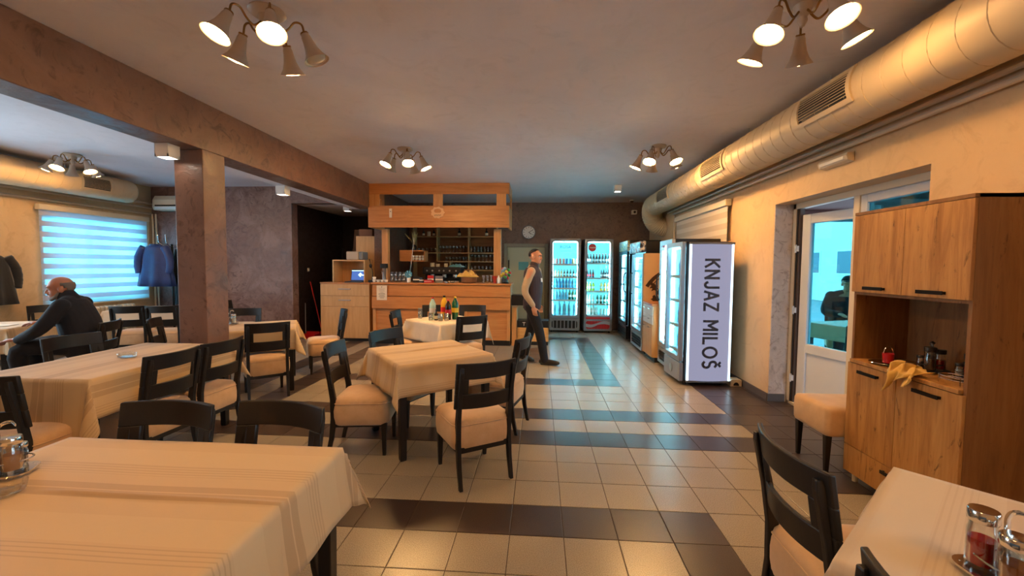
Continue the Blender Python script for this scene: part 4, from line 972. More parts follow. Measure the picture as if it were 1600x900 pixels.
def panel_letter(strokes, z0, H, tw):
    g = G()
    def Q(a, b):       # a runs down the panel, b across it
        y = b; u = (y + .25) / .5; return (.0137 + .035 * (1 - (2 * u - 1) ** 2), y, z0 - a)
    for st_ in strokes:
        P_ = [Vector((a * H, (b - .5) * H)) for a, b in st_]
        for p, q in zip(P_[:-1], P_[1:]):
            d = (q - p).normalized(); n_ = Vector((-d.y, d.x)) * tw / 2; e = d * tw * .38; k = max(1, int((q - p).length / .03)); lo, hi = p - e, q + e
            pts = [lo + (hi - lo) * i / k for i in range(k + 1)]
            for c0, c1 in zip(pts[:-1], pts[1:]):
                vs = [Q(*(c0 + n_)), Q(*(c0 - n_)), Q(*(c1 - n_)), Q(*(c1 + n_))]; g.add(vs + [(v[0] - .004, v[1], v[2]) for v in vs], [(0, 1, 2, 3), (7, 6, 5, 4), (0, 4, 5, 1), (1, 5, 6, 2), (2, 6, 7, 3), (3, 7, 4, 0)])
    return g
H_ = .168; adv = .032 + .030; tot = sum(GL[c][0] * H_ + adv for c in 'KNJAZ MILOŠ') - adv; sc2 = 1.36 / tot; zz = .925 + 1.36 / 2
for c in 'KNJAZ MILOŠ':
    w_, st_ = GL[c]
    if st_: panel_letter([[(a * sc2, b) for a, b in q] for q in st_], zz, H_, .030).build('letter', M['slate'], side)
    zz -= (w_ * H_ + adv) * sc2

# ---- drinks on the shelves
def drink_mesh(name, prof, mats, lab, cap):
    g = G().lathe(prof, 9)
    if lab: g.lathe([(lab[2] + .0006, lab[0]), (lab[2] + .0006, lab[1])], 9, mi=1, cap=False)
    g.lathe([(cap[2], cap[0]), (cap[2], cap[1]), (.001, cap[1])], 8, mi=2)
    return g.mesh(name, mats, 'all')
def liquid(name, c, rough=.12): return plain(name, rgb(*c), rough)
L = {n: liquid('drink_' + n, c) for n, c in (('cola', (30, 16, 14)), ('water', (120, 200, 226)), ('blue', (64, 150, 206)), ('green', (26, 92, 62)), ('yellow', (236, 206, 50)), ('orange', (240, 190, 60)), ('lime', (170, 206, 60)), ('clear', (186, 222, 214)), ('juice', (226, 190, 120)), ('rose', (196, 120, 120)))}
BP = [(.024, 0), (.029, .006), (.030, .09), (.027, .12), (.012, .165), (.011, .185)]
PET = [(.028, 0), (.033, .008), (.034, .12), (.033, .15), (.014, .195), (.012, .205)]
BIG = [(.038, 0), (.043, .01), (.044, .17), (.042, .21), (.016, .265), (.014, .275)]
CAN = [(.024, 0), (.031, .006), (.031, .105), (.026, .113), (.025, .115)]
DM = {}
def dm(kind, col, labc, capc):
    k = (kind, col, labc, capc)
    if k not in DM:
        prof, lab, cap = {'b': (BP, (.035, .085, .030), (.183, .198, .0135)), 'p': (PET, (.06, .11, .034), (.204, .222, .015)), 'B': (BIG, (.09, .15, .044), (.274, .294, .017)), 'c': (CAN, None, (.114, .1165, .024))}[kind]
        DM[k] = drink_mesh('drink', prof, [L[col], M[labc], M[capc]], lab, cap)
    return DM[k]
def row(fl, z, x0, x1, n, kind, col, labc, capc, name, label, group, sc_=1.0, ys=(.12,)):
    ox, oy = fl
    for q, y in enumerate(ys):
        for k in range(n):
            x = x0 + (x1 - x0) * (k / (n - 1) if n > 1 else .5)
            o = put(name, dm(kind, col, labc, capc), None, (ox + x, oy + y + .016, z + .0008)); o.scale = (sc_ * {'b': 1.12, 'p': 1.06, 'B': 1.10, 'c': .98}[kind],) * 2 + (sc_ * {'b': 1.12, 'p': 1.02, 'B': 1.08, 'c': 1.1}[kind],)
            tag(o, label, 'can' if kind == 'c' else 'bottle', group)
A_, B_ = (.435, FY), (1.19, FY)
row(A_, SA[0], -.27, -.03, 4, 'c', 'rose', 'white', 'steel', 'drink_can', 'pinkish can on the top shelf of the water fridge', 'pink cans in the water fridge')
row(A_, SA[0], .04, .13, 2, 'c', 'blue', 'white', 'steel', 'drink_can', 'blue can on the top shelf of the water fridge', 'blue cans in the water fridge')
row(A_, SA[0], .19, .27, 2, 'c', 'juice', 'white', 'steel', 'drink_can', 'pale yellow can on the top shelf of the water fridge', 'yellow cans in the water fridge')
row(A_, SA[1], -.27, -.08, 4, 'b', 'juice', 'white', 'dark_plastic', 'juice_bottle', 'small juice bottle on the second shelf of the water fridge', 'juice bottles in the water fridge', .75)
row(A_, SA[1], -.01, .27, 5, 'b', 'cola', 'white', 'dark_plastic', 'dark_bottle', 'small dark bottle on the second shelf of the water fridge', 'dark bottles in the water fridge', .75)
row(A_, SA[2], -.27, .27, 8, 'p', 'blue', 'fanblue', 'fanblue', 'water_bottle', 'blue water bottle on the third shelf of the water fridge', 'water bottles on the third shelf')
row(A_, SA[3], -.27, .04, 5, 'p', 'water', 'fanblue', 'fanblue', 'water_bottle', 'light blue water bottle beside the green ones', 'water bottles on the fourth shelf')
row(A_, SA[3], .12, .27, 3, 'p', 'green', 'white', 'dark_plastic', 'green_bottle', 'green water bottle with white label in the water fridge', 'green bottles in the water fridge')
row(A_, SA[4], -.245, .245, 5, 'B', 'water', 'fanblue', 'fanblue', 'large_water_bottle', 'large blue water bottle on the bottom shelf', 'large bottles in the water fridge')
row(B_, SB[0], -.24, .24, 8, 'b', 'cola', 'pack_white', 'pack_red', 'cola_bottle', 'cola bottle in the full row under the red disc', 'cola bottles on the top shelf', .95)
row(B_, SB[1], -.24, -.11, 3, 'b', 'cola', 'pack_red', 'pack_red', 'cola_bottle', 'red-labelled cola bottle on the second cola fridge shelf', 'red-labelled cola bottles', .85)
row(B_, SB[1], .08, .24, 4, 'b', 'cola', 'pack_white', 'dark_plastic', 'cola_bottle', 'white-labelled cola bottle on the second cola fridge shelf', 'white-labelled cola bottles', .85)
row(B_, SB[2], -.24, -.10, 3, 'p', 'lime', 'white', 'white', 'lemonade_bottle', 'lime yellow bottle in the cola fridge', 'lime bottles in the cola fridge', .9)
row(B_, SB[2], .08, .24, 3, 'p', 'orange', 'white', 'dark_plastic', 'orange_bottle', 'orange drink bottle in the cola fridge', 'orange bottles in the cola fridge', .9)
row(B_, SB[3], -.24, -.10, 3, 'p', 'clear', 'white', 'orange' if 'orange' in M else 'white', 'clear_bottle', 'clear bottle on the fourth cola fridge shelf', 'clear bottles in the cola fridge', .9)
row(B_, SB[3], .0, .24, 4, 'p', 'green', 'white', 'dark_plastic', 'green_bottle', 'dark green bottle on the fourth cola fridge shelf', 'green bottles in the cola fridge', .9)
row(B_, SB[4], -.24, -.02, 4, 'p', 'clear', 'white', 'dark_plastic', 'clear_bottle', 'dark-capped clear bottle on the bottom cola fridge shelf', 'clear bottles on the bottom shelf', 1.05)
row(B_, SB[4], .09, .24, 3, 'c', 'clear', 'white', 'steel', 'drink_can', 'pale can on the bottom cola fridge shelf', 'pale cans in the cola fridge', 1.1)
for (fx, fy, lab) in ((1.60, 6.66, 'corner fridge'), (1.625, 5.48, 'fridge with the beige side')):
    for z in (.45, .8, 1.15):
        for k in range(4):
            o = put('water_bottle', dm('p', 'water', 'white', 'fanblue'), None, (fx + .14, fy - .27 + k * .18, z + .0008)); tag(o, 'water bottle standing in the black ' + lab, 'bottle', 'bottles in the ' + lab)
for z, col in ((.42, 'water'), (.75, 'blue'), (1.08, 'water'), (1.40, 'blue')):
    for k in range(4):
        o = put('water_bottle', dm('p', col, 'fanblue', 'fanblue'), None, (1.75 + .01 * k, 3.24 + k * .115, z + .0008)); tag(o, 'blue bottle in the fridge with the lit white side', 'bottle', 'bottles in the lit fridge')

# ---- counter cabinet between the fridges
kc = thing('kitchen_cabinet', 'white fronted base cabinet with wooden top between the fridges', 'cabinet', (1.63, 4.68, 0))
G().box(.02, .62, -.29, .29, .08, .90).build('body', M['beech_pale'], kc); G().box(-.01, .64, -.30, .30, .90, .93).build('worktop', M['beech'], kc, bevel=.003); G().box(.05, .6, -.28, .28, 0, .08).build('plinth', M['dark_plastic'], kc)
M['kfront'] = plain('white_cabinet_front', rgb(214, 204, 192), .4)
for s in (-1, 1):
    y0, y1 = (-.29, -.002) if s < 0 else (.002, .29)
    for z0, z1, n_ in ((.74, .89, 'drawer'), (.60, .735, 'drawer'), (.085, .595, 'door')):
        d = G().box(0, .018, y0, y1, z0, z1).build(n_, M['kfront'] if n_ == 'drawer' else M['beech_pale'], kc, bevel=.002); zz = z1 - .05
        G().box(-.026, -.018, (y0 + y1) / 2 - .05, (y0 + y1) / 2 + .05, zz, zz + .01).box(-.018, 0, (y0 + y1) / 2 - .05, (y0 + y1) / 2 - .04, zz, zz + .01).box(-.018, 0, (y0 + y1) / 2 + .04, (y0 + y1) / 2 + .05, zz, zz + .01).build('handle', M['chrome'], d)
mc = thing('mouse_trap_box', 'small white bait box on the floor by the lit fridge', 'bait box', (2.36, 3.20, 0))
G().prism([(-.07, 0), (.07, 0), (.07, .075), (.055, .09), (-.055, .09), (-.07, .075)], -.06, .06).build('shell', M['cream_pvc'], mc, bevel=.004)
G().prism([(.035 * math.cos(R_(a)), .012 + .042 * math.sin(R_(a))) for a in range(0, 181, 20)], -.0615, -.0602).build('opening', M['dark_plastic'], mc)

# ---- low crates and boxes at the bar end
kr = thing('beer_carton', 'wooden coloured crate stack with black printed band by the bar end', 'crate', (-.265, 5.62, 0))
M['crate'] = wood('crate_board', rgb(206, 148, 84), rgb(218, 164, 98), rgb(226, 176, 112), 'x', .6)
G().box(-.30, .30, .05, .35, .07, .335).build('lower_crate', M['crate'], kr, bevel=.004); G().box(-.29, .29, .06, .34, 0, .07).build('base', M['dark_plastic'], kr)
G().box(-.30, .30, .05, .35, .338, .47).build('upper_crate', M['dark_plastic'], kr, bevel=.004)
put('letter', text_mesh('letter', 'T', .10, M['white']), kr, (-.17, .0485, .40), (R_(90), 0, 0)); put('letter', text_mesh('letter', 'f', .10, M['white']), kr, (.10, .0485, .40), (R_(90), 0, 0)); put('letter', text_mesh('letter', 't', .10, M['white']), kr, (.14, .0485, .40), (R_(90), 0, 0))
bs = thing('side_cabinet', 'small beech side cabinet with pale top at the bar end', 'cabinet', (-.62, 5.58, 0))
G().box(-.045, .045, 0, .50, .0, .73).build('body', M['beech_v'], bs); G().box(-.05, .06, -.02, .52, .73, .76).build('top', M['card'], bs, bevel=.004)
tag(G().box(-.18, .18, 0, .3, 0, .20).build('black_crate', M['dark_plastic'], loc=(-.50, 5.66, .7605), bevel=.01), 'black plastic box on the small side cabinet', 'box')

# ================================================================== ducts, pipes, lamps, wall fixtures
def duct(label, x, z, r, y0, y1, grilles, elbow, face):
    t = thing('air_duct', label, 'duct', (x, 0, z))
    n = 28
    g = G(); ys = [y0 + (y1 - y0) * k / 24 for k in range(25)]
    if not elbow: prof = [(y, r) for y in ys] + [(y1 + .03, r * .97), (y1 + .06, r * .85), (y1 + .075, r * .6), (y1 + .08, .001)]
    else: prof = [(y, r) for y in ys]
    g.rings([[(q * math.cos(a), y, q * math.sin(a)) for a in [2 * math.pi * k / n for k in range(n)]] for y, q in prof])
    g.build('pipe', M['duct'], t, smooth=True)
    # spiral seam
    L_ = y1 - y0; turns = int(L_ / .155); pts = []
    for k in range(turns * 20 + 1):
        a = 2 * math.pi * k / 20; pts.append(((r + .0006) * math.cos(a), y0 + .155 * k / 20, (r + .0006) * math.sin(a)))
    G().tube(pts, .0035, 4).build('seam', M['duct'], t, smooth=True)
    for gy0, gy1 in grilles:
        fr = G(); A0, A1 = (R_(148), R_(206)) if face < 0 else (R_(-26), R_(32)); A0, A1 = (R_(152), R_(202)) if face < 0 else (R_(-22), R_(28))
        def P(a, y, q): return (q * math.cos(a), y, q * math.sin(a))
        b = .035; da = .035 / r * 1.0
        for (a, c, p, q) in ((A0 - da, A0, gy0 - b, gy1 + b), (A1, A1 + da, gy0 - b, gy1 + b), (A0, A1, gy0 - b, gy0), (A0, A1, gy1, gy1 + b)):
            rings = [[P(a + (c - a) * k / 4, p, r + .001), P(a + (c - a) * k / 4, q, r + .001), P(a + (c - a) * k / 4, q, r + .014), P(a + (c - a) * k / 4, p, r + .014)] for k in range(5)]
            fr.rings(rings)
        gr = fr.build('grille', M['duct'], t, smooth=True)
        bk = G(); rings = [[P(A0 + (A1 - A0) * k / 6, gy0, r + .001), P(A0 + (A1 - A0) * k / 6, gy1, r + .001), P(A0 + (A1 - A0) * k / 6, gy1, r + .003), P(A0 + (A1 - A0) * k / 6, gy0, r + .003)] for k in range(7)]
        bk.rings(rings).build('grille_back', M['fr_black'], gr)
        for k in range(1, 9):
            a = A0 + (A1 - A0) * k / 9; u = Vector((math.cos(a), 0, math.sin(a)))
            G().cyl(u * (r + .009) + Vector((0, gy0, 0)), u * (r + .009) + Vector((0, gy1, 0)), .0030, n=5).build('slat', M['duct'], gr)
    if elbow:
        pts = [(0, y1, 0), (0, y1 + .10, -.01), (.01, y1 + .24, -.07), (.04, y1 + .33, -.19), (.12, y1 + .37, -.32), (.24, y1 + .38, -.40), (.34, y1 + .38, -.42)]
        sp_ = smooth_path(pts, 8)
        G().tube(sp_, [r * (1.0 if k % 2 else .95) for k in range(len(sp_))], 22).build('elbow', M['duct'], t, smooth=True)
    k = 0
    for y in [y0 + .6 + 1.3 * i for i in range(int((y1 - y0) / 1.3))]:
        G().cyl((0, y, r), (0, y, ZC - z), .005, n=6).build('hanger', M['steel'], t)
    return t
duct('long cream spiral duct with three grilles along the ochre wall', 2.15, 2.76, .205, -4.5, 6.35, [(.82, 1.36), (2.82, 3.42), (4.88, 5.48)], True, -1)
duct('cream duct with a rounded end above the blind and radiator', -7.62, 2.80, .20, -4.5, 4.88, [(4.0, 4.42), (1.6, 2.0)], False, 1)
def pipe_run(label, pts, r):
    o = G().tube(smooth_path(pts, 6), r, 8).build('heating_pipe', M['pipe'], smooth=True); return tag(o, label, 'pipe')
pipe_run('thin pipe under the long spiral duct, upper of the pair', [(2.40, -4.5, 2.60), (2.40, 0, 2.60), (2.40, 3, 2.60), (2.40, 6.3, 2.60)], .024)
pipe_run('thin pipe under the long spiral duct, lower of the pair', [(2.405, -4.5, 2.53), (2.405, 0, 2.53), (2.405, 3, 2.53), (2.405, 6.0, 2.53)], .020)
pipe_run('vertical pipe dropping behind the blind above the fridges', [(2.41, 5.9, 2.50), (2.41, 5.92, 2.4), (2.41, 5.92, 1.6), (2.41, 5.92, 1.0)], .02)
for k, (z, e) in enumerate(((2.70, 5.70), (2.62, 5.70), (2.50, 5.66))):
    pipe_run(('topmost', 'middle', 'lowest')[k] + ' heating pipe on the wall above the zebra blind by the coats', [(-7.95, -4.5, z), (-7.95, 1, z), (-7.95, 4, z), (-7.95, e, z)], .022)
for k, x in enumerate((-7.93, -7.86)): pipe_run(('corner pipe running down beside the blind', 'second corner pipe down the mauve wall')[k], [(x, 5.68, 2.50), (x, 5.69, 2.2), (x, 5.69, 1.2), (x, 5.69, .12)], .017)
ac = thing('air_conditioner', 'cream split air conditioner high on the mauve wall', 'air conditioner', (-7.32, 5.735, 2.56))
G().prism([(-.20, 0), (-.23, .06), (-.22, .20), (-.17, .285), (0, .29), (0, 0)], -.44, .44, 'x').build('housing', M['cream_pvc'], ac, bevel=.012)
G().box(-.38, .38, -.232, -.205, .075, .10).build('slot', M['dark_plastic'], ac); G().cbox((0, -.225, .045), (.78, .012, .05), (R_(25), 0, 0)).build('louvre', M['white'], ac, bevel=.003)
rd = thing('radiator', 'cream ribbed radiator under the blind', 'radiator', (-7.88, 4.62, .12))
for y in (-.4, .4): G().box(-.115, -.04, y - .015, y + .015, -.12, .04).build('bracket', M['cream_pvc'], rd)
for k in range(14):
    y = -.52 + k * .08; G().prism([(-.05, 0), (.05, 0), (.05, .60), (.02, .63), (-.02, .63), (-.05, .60)], y - .03, y + .03, 'y').build('rib', M['cream_pvc'], rd, bevel=.012)
G().cyl((0, -.55, .06), (0, .55, .06), .02, n=8).cyl((0, -.55, .56), (0, .55, .56), .02, n=8).build('header_pipe', M['cream_pvc'], rd, smooth=True)
el = thing('emergency_light', 'slim white emergency light above the terrace door', 'emergency light', (2.45, 1.61, 2.40))
G().prism([(0, 0), (-.055, .012), (-.07, .05), (-.055, .075), (0, .08)], -.18, .18, 'y').build('housing', M['cream_pvc'], el, bevel=.004); G().box(-.073, -.06, -.15, .15, .02, .05).build('diffuser', M['white'], el, bevel=.004)
clk = thing('wall_clock', 'round white wall clock on the taupe back wall', 'clock', (-.42, 7.895, 2.335), 0)
G().lathe([(.165, 0), (.168, .012), (.16, .026), (.15, .028), (.148, .018), (.001, .018)], 32, mat=Matrix.Rotation(R_(90), 3, 'X')).build('case', M['grey_plastic'], clk, smooth=True)
G().cyl((0, -.0185, 0), (0, -.021, 0), .147, n=32).build('dial', M['white'], clk)
for k in range(12):
    a = R_(30 * k); G().cbox((.118 * math.sin(a), -.0225, .118 * math.cos(a)), (.011, .002, .026), (0, a, 0)).build('hour_mark', M['ink'], clk)
for ln, w, a in ((.085, .012, 125), (.115, .009, 62)):
    a = R_(a); G().cbox((ln / 2 * math.sin(a), -.0245, ln / 2 * math.cos(a)), (w, .002, ln), (0, a, 0)).build('hand', M['ink'], clk)
cmr = thing('security_camera', 'small white security camera in the back wall corner', 'camera', (2.06, 7.80, 2.80))
G().box(-.06, .06, -.06, .05, -.05, .05).build('housing', M['white'], cmr, bevel=.01); G().cyl((0, -.06, 0), (0, -.075, 0), .028, n=14).build('lens', M['dark_plastic'], cmr, smooth=True); G().cyl((0, .05, 0), (0, .10, .02), .015, n=8).build('bracket', M['white'], cmr)
dm_ = thing('dome_sensor', 'small dark dome sensor under the ceiling near the duct elbow', 'sensor', (1.95, 7.55, ZC))
G().cyl((0, 0, 0), (0, 0, -.02), .05, n=16).build('base', M['white'], dm_, smooth=True); G().ball((0, 0, -.03), (.04, .04, .035), 12, 8).build('dome', M['dark_plastic'], dm_, smooth=True)

def spot(label, x, y, z, r=.065, h=.12, e=10, tilt=0):
    t = thing('spot_cylinder', label, 'spotlight', (x, y, z), 0, 'added spots over the bar' if e > 10 else None)
    g = G().box(-r, r, -r, r, -h + .03, 0)
    for a, b, c, e in ((-r, r, -r, -r + .012), (-r, r, r - .012, r), (-r, -r + .012, -r, r), (r - .012, r, -r, r)): g.box(a, b, c, e, -h, -h + .03)
    g.build('housing', M['white'], t)
    G().cyl((0, 0, -h + .012), (0, 0, -h + .028), r - .016, n=18).build('lamp', M['spot'], t)
    d = bpy.data.lights.new('spot_beam', 'SPOT'); d.energy = e; d.spot_size = R_(70); d.spot_blend = .6; d.color = (1, .86, .72); d.shadow_soft_size = .04
    o = bpy.data.objects.new('spot_beam', d); COL.objects.link(o); o.parent = t; o.location = (0, 0, -h - .005); o.rotation_euler = (R_(tilt), 0, 0); d.spot_size = R_(70 + tilt)
spot('white cylinder spotlight at the beam beside the brown column', -3.60, 1.44, 2.60)
spot('white cylinder spotlight under the soffit before the mauve wall', -3.755, 3.42, 2.60)
spot('white cylinder spotlight on the ceiling before the cola fridge', 1.31, 5.83, ZC)
for _x in (-2.9, -2.06, -1.2): spot('added white spotlight over the bar worktop, hidden behind the canopy', _x, 5.62, ZC, e=150, tilt=50)  # hidden spots added to brighten the bar and its shelves
spot('white cylinder spotlight in the dark alcove ceiling', -4.06, 6.05, 2.72)

# ---- five-armed ceiling lamps
def lamp(label, x, y, rot, off=(), bm='bulb'):
    t = thing('ceiling_lamp', label, 'ceiling lamp', (x, y, ZC))
    G().lathe([(.10, 0), (.105, -.012), (.085, -.028), (.05, -.034), (.046, -.06), (.034, -.085), (.022, -.10), (.026, -.12), (.012, -.15), (.001, -.155)], 24).build('rose', M['lamp_metal'], t, smooth=True)
    for k in range(5):
        a = R_(rot + 72 * k); u = Vector((math.cos(a), math.sin(a), 0)); Z = Vector((0, 0, 1))
        pts = smooth_path([u * .03 - Z * .07, u * .075 - Z * .115, u * .115 - Z * .09, u * .150 - Z * .045, u * .190 - Z * .05, u * .205 - Z * .105], 6)
        arm = G().tube(pts, .0065, 8).build('arm', M['brass'], t, smooth=True)
        # shade: flared trumpet tilted outwards
        ax = (u * .45 - Z).normalized(); base = u * .205 - Z * .10
        q = Vector((0, 0, 1)).rotation_difference(ax).to_matrix()
        prof = [(r_q * 1.18, z_q * 1.1) for r_q, z_q in [(.017, 0), (.021, .004), (.021, .018), (.024, .022), (.027, .05), (.034, .09), (.046, .125), (.063, .152), (.066, .158), (.063, .157), (.044, .128), (.031, .09), (.024, .05), (.020, .03)]]
        sh_ = G().lathe(prof, 22, base, mat=q, cap=False).build('shade', M['lamp_metal'], t, smooth=True)
        G().lathe([(.069, .1665), (.0485, .14), (.034, .099)], 22, base, mat=q, cap=False).build('reflector', M['lamp_in'], sh_, smooth=True)
        G().lathe([(.024, -.002), (.026, .004), (.024, .012)], 14, base, mat=q).build('collar', M['brass'], sh_, smooth=True)
        lit = k not in off
        G().lathe([(.016, .045), (.026, .083), (.040, .115), (.053, .140), (.061, .154), (.057, .166), (.040, .174), (.001, .178)], 18, base, mat=q).build('bulb', M[bm] if lit else M['bulb_off'], sh_, smooth='all')
    return t
lamp('five-armed ceiling lamp over the large striped table, one bulb dark', -1.83, .27, 92, (4,))
lamp('five-armed ceiling lamp beside the long duct above the pale table', 1.35, .33, 62, (), 'bulb_soft')
lamp('five-armed ceiling lamp in front of the bar canopy', -1.94, 3.23, 80, (), 'bulb_strong')
lamp('five-armed ceiling lamp beside the long duct near the fridges', 1.34, 3.24, 90, (), 'bulb_strong')
lamp('five-armed ceiling lamp beside the round-ended duct over the seated man', -6.80, 3.33, 70)
# unseen lamps added outside the view to brighten the room
lamp('added unseen five-armed ceiling lamp at the front end of the room by the long duct', 1.35, -2.7, 90, (), 'bulb_soft')
lamp('added unseen five-armed ceiling lamp at the front end of the room by the beam', -1.85, -2.7, 90)
lamp('added unseen five-armed ceiling lamp at the front end of the group seating', -6.8, -.2, 90)

# ================================================================== people
def skinned(name, shapes, mats, parent, voxel=.008, smooth=4, pick=None):
    """closed overlapping shapes fused into one continuous surface"""
    g = G()
    for s in shapes: s(g)
    me = g.mesh(name + '_src', mats[0]); o = bpy.data.objects.new(name, me); COL.objects.link(o)
    r = o.modifiers.new('fuse', 'REMESH'); r.mode = 'VOXEL'; r.voxel_size = voxel; r.use_smooth_shade = True
    s = o.modifiers.new('soften', 'SMOOTH'); s.factor = .5; s.iterations = smooth
    dg = bpy.context.evaluated_depsgraph_get(); m2 = bpy.data.meshes.new_from_object(o.evaluated_get(dg)); bpy.data.objects.remove(o, do_unlink=True)
    m2.materials.clear()
    for m in mats: m2.materials.append(m)
    m2.polygons.foreach_set('use_smooth', [True] * len(m2.polygons))
    if pick:
        for p in m2.polygons: p.material_index = pick(p.center)
    m2.name = name
    return put(name, m2, parent)
def limb(pts, rs, n=14, sub=5):
    P = smooth_path(pts, sub); k = len(P) - 1; R2 = []
    for i in range(len(P)):
        t = i / sub; a = min(int(t), len(rs) - 2); f = t - a; R2.append(rs[a] * (1 - f) + rs[a + 1] * f)
    def f(g):
        g.tube(P, R2, n); g.ball(P[0], R2[0] * .99, n, 8); g.ball(P[-1], R2[-1] * .99, n, 8)
    return f
def blob(c, r, rot=None): return lambda g: g.ball(c, r, 18, 12, rot=rot)
def torso(secs, n=22):
    """secs: centre, half width, half depth, facing angle -> closed loft"""
    def f(g):
        rings = []
        for c, rx, ry, a in secs:
            ca, sa = math.cos(a), math.sin(a); c = Vector(c)
            rings.append([c + Vector((rx * math.cos(t) * sa + ry * math.sin(t) * ca, -rx * math.cos(t) * ca + ry * math.sin(t) * sa, 0)) for t in [2 * math.pi * k / n for k in range(n)]])
        g.rings(rings)
    return f
def hand(w, d, up, side, length=.18, curl=.6, thumb=1):
    """wrist point, pointing direction, palm-back direction, thumb side direction"""
    w, d, up, side = Vector(w), Vector(d).normalized(), Vector(up).normalized(), Vector(side).normalized(); out = []
    palm = w + d * .055
    M3 = Matrix((side, d, up)).transposed()
    out.append(lambda g: g.ball(palm, (.041, .058, .020), 14, 10, rot=M3))
    for k, (off, ln) in enumerate(((.030, .072), (.010, .080), (-.010, .075), (-.029, .060))):
        b = w + d * .095 + side * off
        p1 = b + (d * math.cos(curl * .5) - up * math.sin(curl * .5)) * ln * .45
        p2 = p1 + (d * math.cos(curl * 1.2) - up * math.sin(curl * 1.2)) * ln * .32
        p3 = p2 + (d * math.cos(curl * 1.8) - up * math.sin(curl * 1.8)) * ln * .25
        out.append(limb([b - d * .02, p1, p2, p3], [.0095, .009, .0085, .0072], 8, 3))
    t0 = w + d * .03 + side * .034; t1 = t0 + (d * .55 + side * .6 - up * .35).normalized() * .038; t2 = t1 + (d * .85 + side * .25 - up * .4).normalized() * .032
    out.append(limb([t0 - side * .012, t1, t2], [.012, .0105, .0085], 8, 3))
    return out
def head_shapes(c, yaw, s=1.0, tilt=0.0):
    """c centre of skull; yaw facing angle; returns shapes and a frame"""
    fw = Vector((math.cos(yaw), math.sin(yaw), 0)); lf = Vector((-math.sin(yaw), math.cos(yaw), 0)); up = Vector((0, 0, 1))
    Rm = Matrix((fw, lf, up)).transposed() @ Matrix.Rotation(tilt, 3, 'Y'); c = Vector(c)
    def P(x, y, z): return c + Rm @ Vector((x * s, y * s, z * s))
    sh_ = [blob(P(-.012, 0, .028), (.098 * s, .076 * s, .090 * s), Rm), blob(P(.022, 0, -.035), (.066 * s, .060 * s, .082 * s), Rm), blob(P(.048, 0, -.082), (.036 * s, .040 * s, .030 * s), Rm),
           limb([P(.082, 0, .012), P(.100, 0, -.022), P(.103, 0, -.032)], [.009 * s, .013 * s, .012 * s], 8, 3), blob(P(.092, .014, -.036), .010 * s), blob(P(.092, -.014, -.036), .010 * s),
           limb([P(.074, .045, .022), P(.088, .02, .026), P(.088, -.02, .026), P(.074, -.045, .022)], [.009 * s] * 4, 8, 3),
           limb([P(.074, .022, -.064), P(.087, 0, -.062), P(.074, -.022, -.064)], [.008 * s, .009 * s, .008 * s], 8, 3), limb([P(.072, .02, -.075), P(.083, 0, -.075), P(.072, -.02, -.075)], [.008 * s, .009 * s, .008 * s], 8, 3)]
    for q in (-1, 1):
        sh_.append(blob(P(-.012, q * .077, -.008), (.022 * s, .009 * s, .033 * s), Rm))
    return sh_, P, Rm
def eyes(P, parent):
    for q in (-1, 1):
        e = G().ball(P(.0745, q * .031, .004), .0115, 10, 8).build('eye', plain('eye_white', rgb(206, 196, 188), .3), parent, smooth=True)
        G().ball(P(.0835, q * .031, .004), .0055, 8, 6).build('iris', M['hair'], e, smooth=True)
        G().tube([P(.083, q * .048, .022), P(.0935, q * .030, .029), P(.095, q * .012, .025)], .0042, 6).build('eyebrow', M['hair'], parent, smooth=True)
def hair_cap(P, Rm, parent, mat, s, z0, front, name='hair', zmax=1):
    """shell over the skull, cut by a hairline plane"""
    c = P(-.012, 0, .028); vs = []; n, m = 28, 16; keep = []
    g = G(); rings = []
    for i in range(m + 1):
        t = math.pi / 2 - i / m * 2.25
        rings.append([Vector((.1015 * s * math.cos(t) * math.cos(a), .0795 * s * math.cos(t) * math.sin(a), .094 * s * math.sin(t))) for a in [2 * math.pi * k / n for k in range(n)]])
    V = [p for r in rings for p in r]; F = []
    def ok(p): return p.z < zmax * s and p.z > z0 * s + max(0, (p.x / s + .02)) * front - (.0 if p.x > -.03 * s else .045 * s)
    for i in range(m):
        for k in range(n):
            f = (i * n + k, i * n + (k + 1) % n, (i + 1) * n + (k + 1) % n, (i + 1) * n + k)
            if all(ok(V[q]) for q in f): F.append(f)
    o = G().add([c + Rm @ p for p in V], F).build(name, mat, parent, smooth='all')
    md = o.modifiers.new('thick', 'SOLIDIFY'); md.thickness = .007; md.offset = 0; return o

# ---- the man walking past the bar, toward the fridges
wx, wy = -.24, 4.22
man = thing('person', 'walking man in a plum vest, beige sleeves and dark trousers', 'person', (wx, wy, 0))
yaw = R_(-12)
fw = Vector((math.cos(yaw), math.sin(yaw), 0)); lf = Vector((-math.sin(yaw), math.cos(yaw), 0))
def W(f, l, z): return fw * f + lf * l + Vector((0, 0, z))
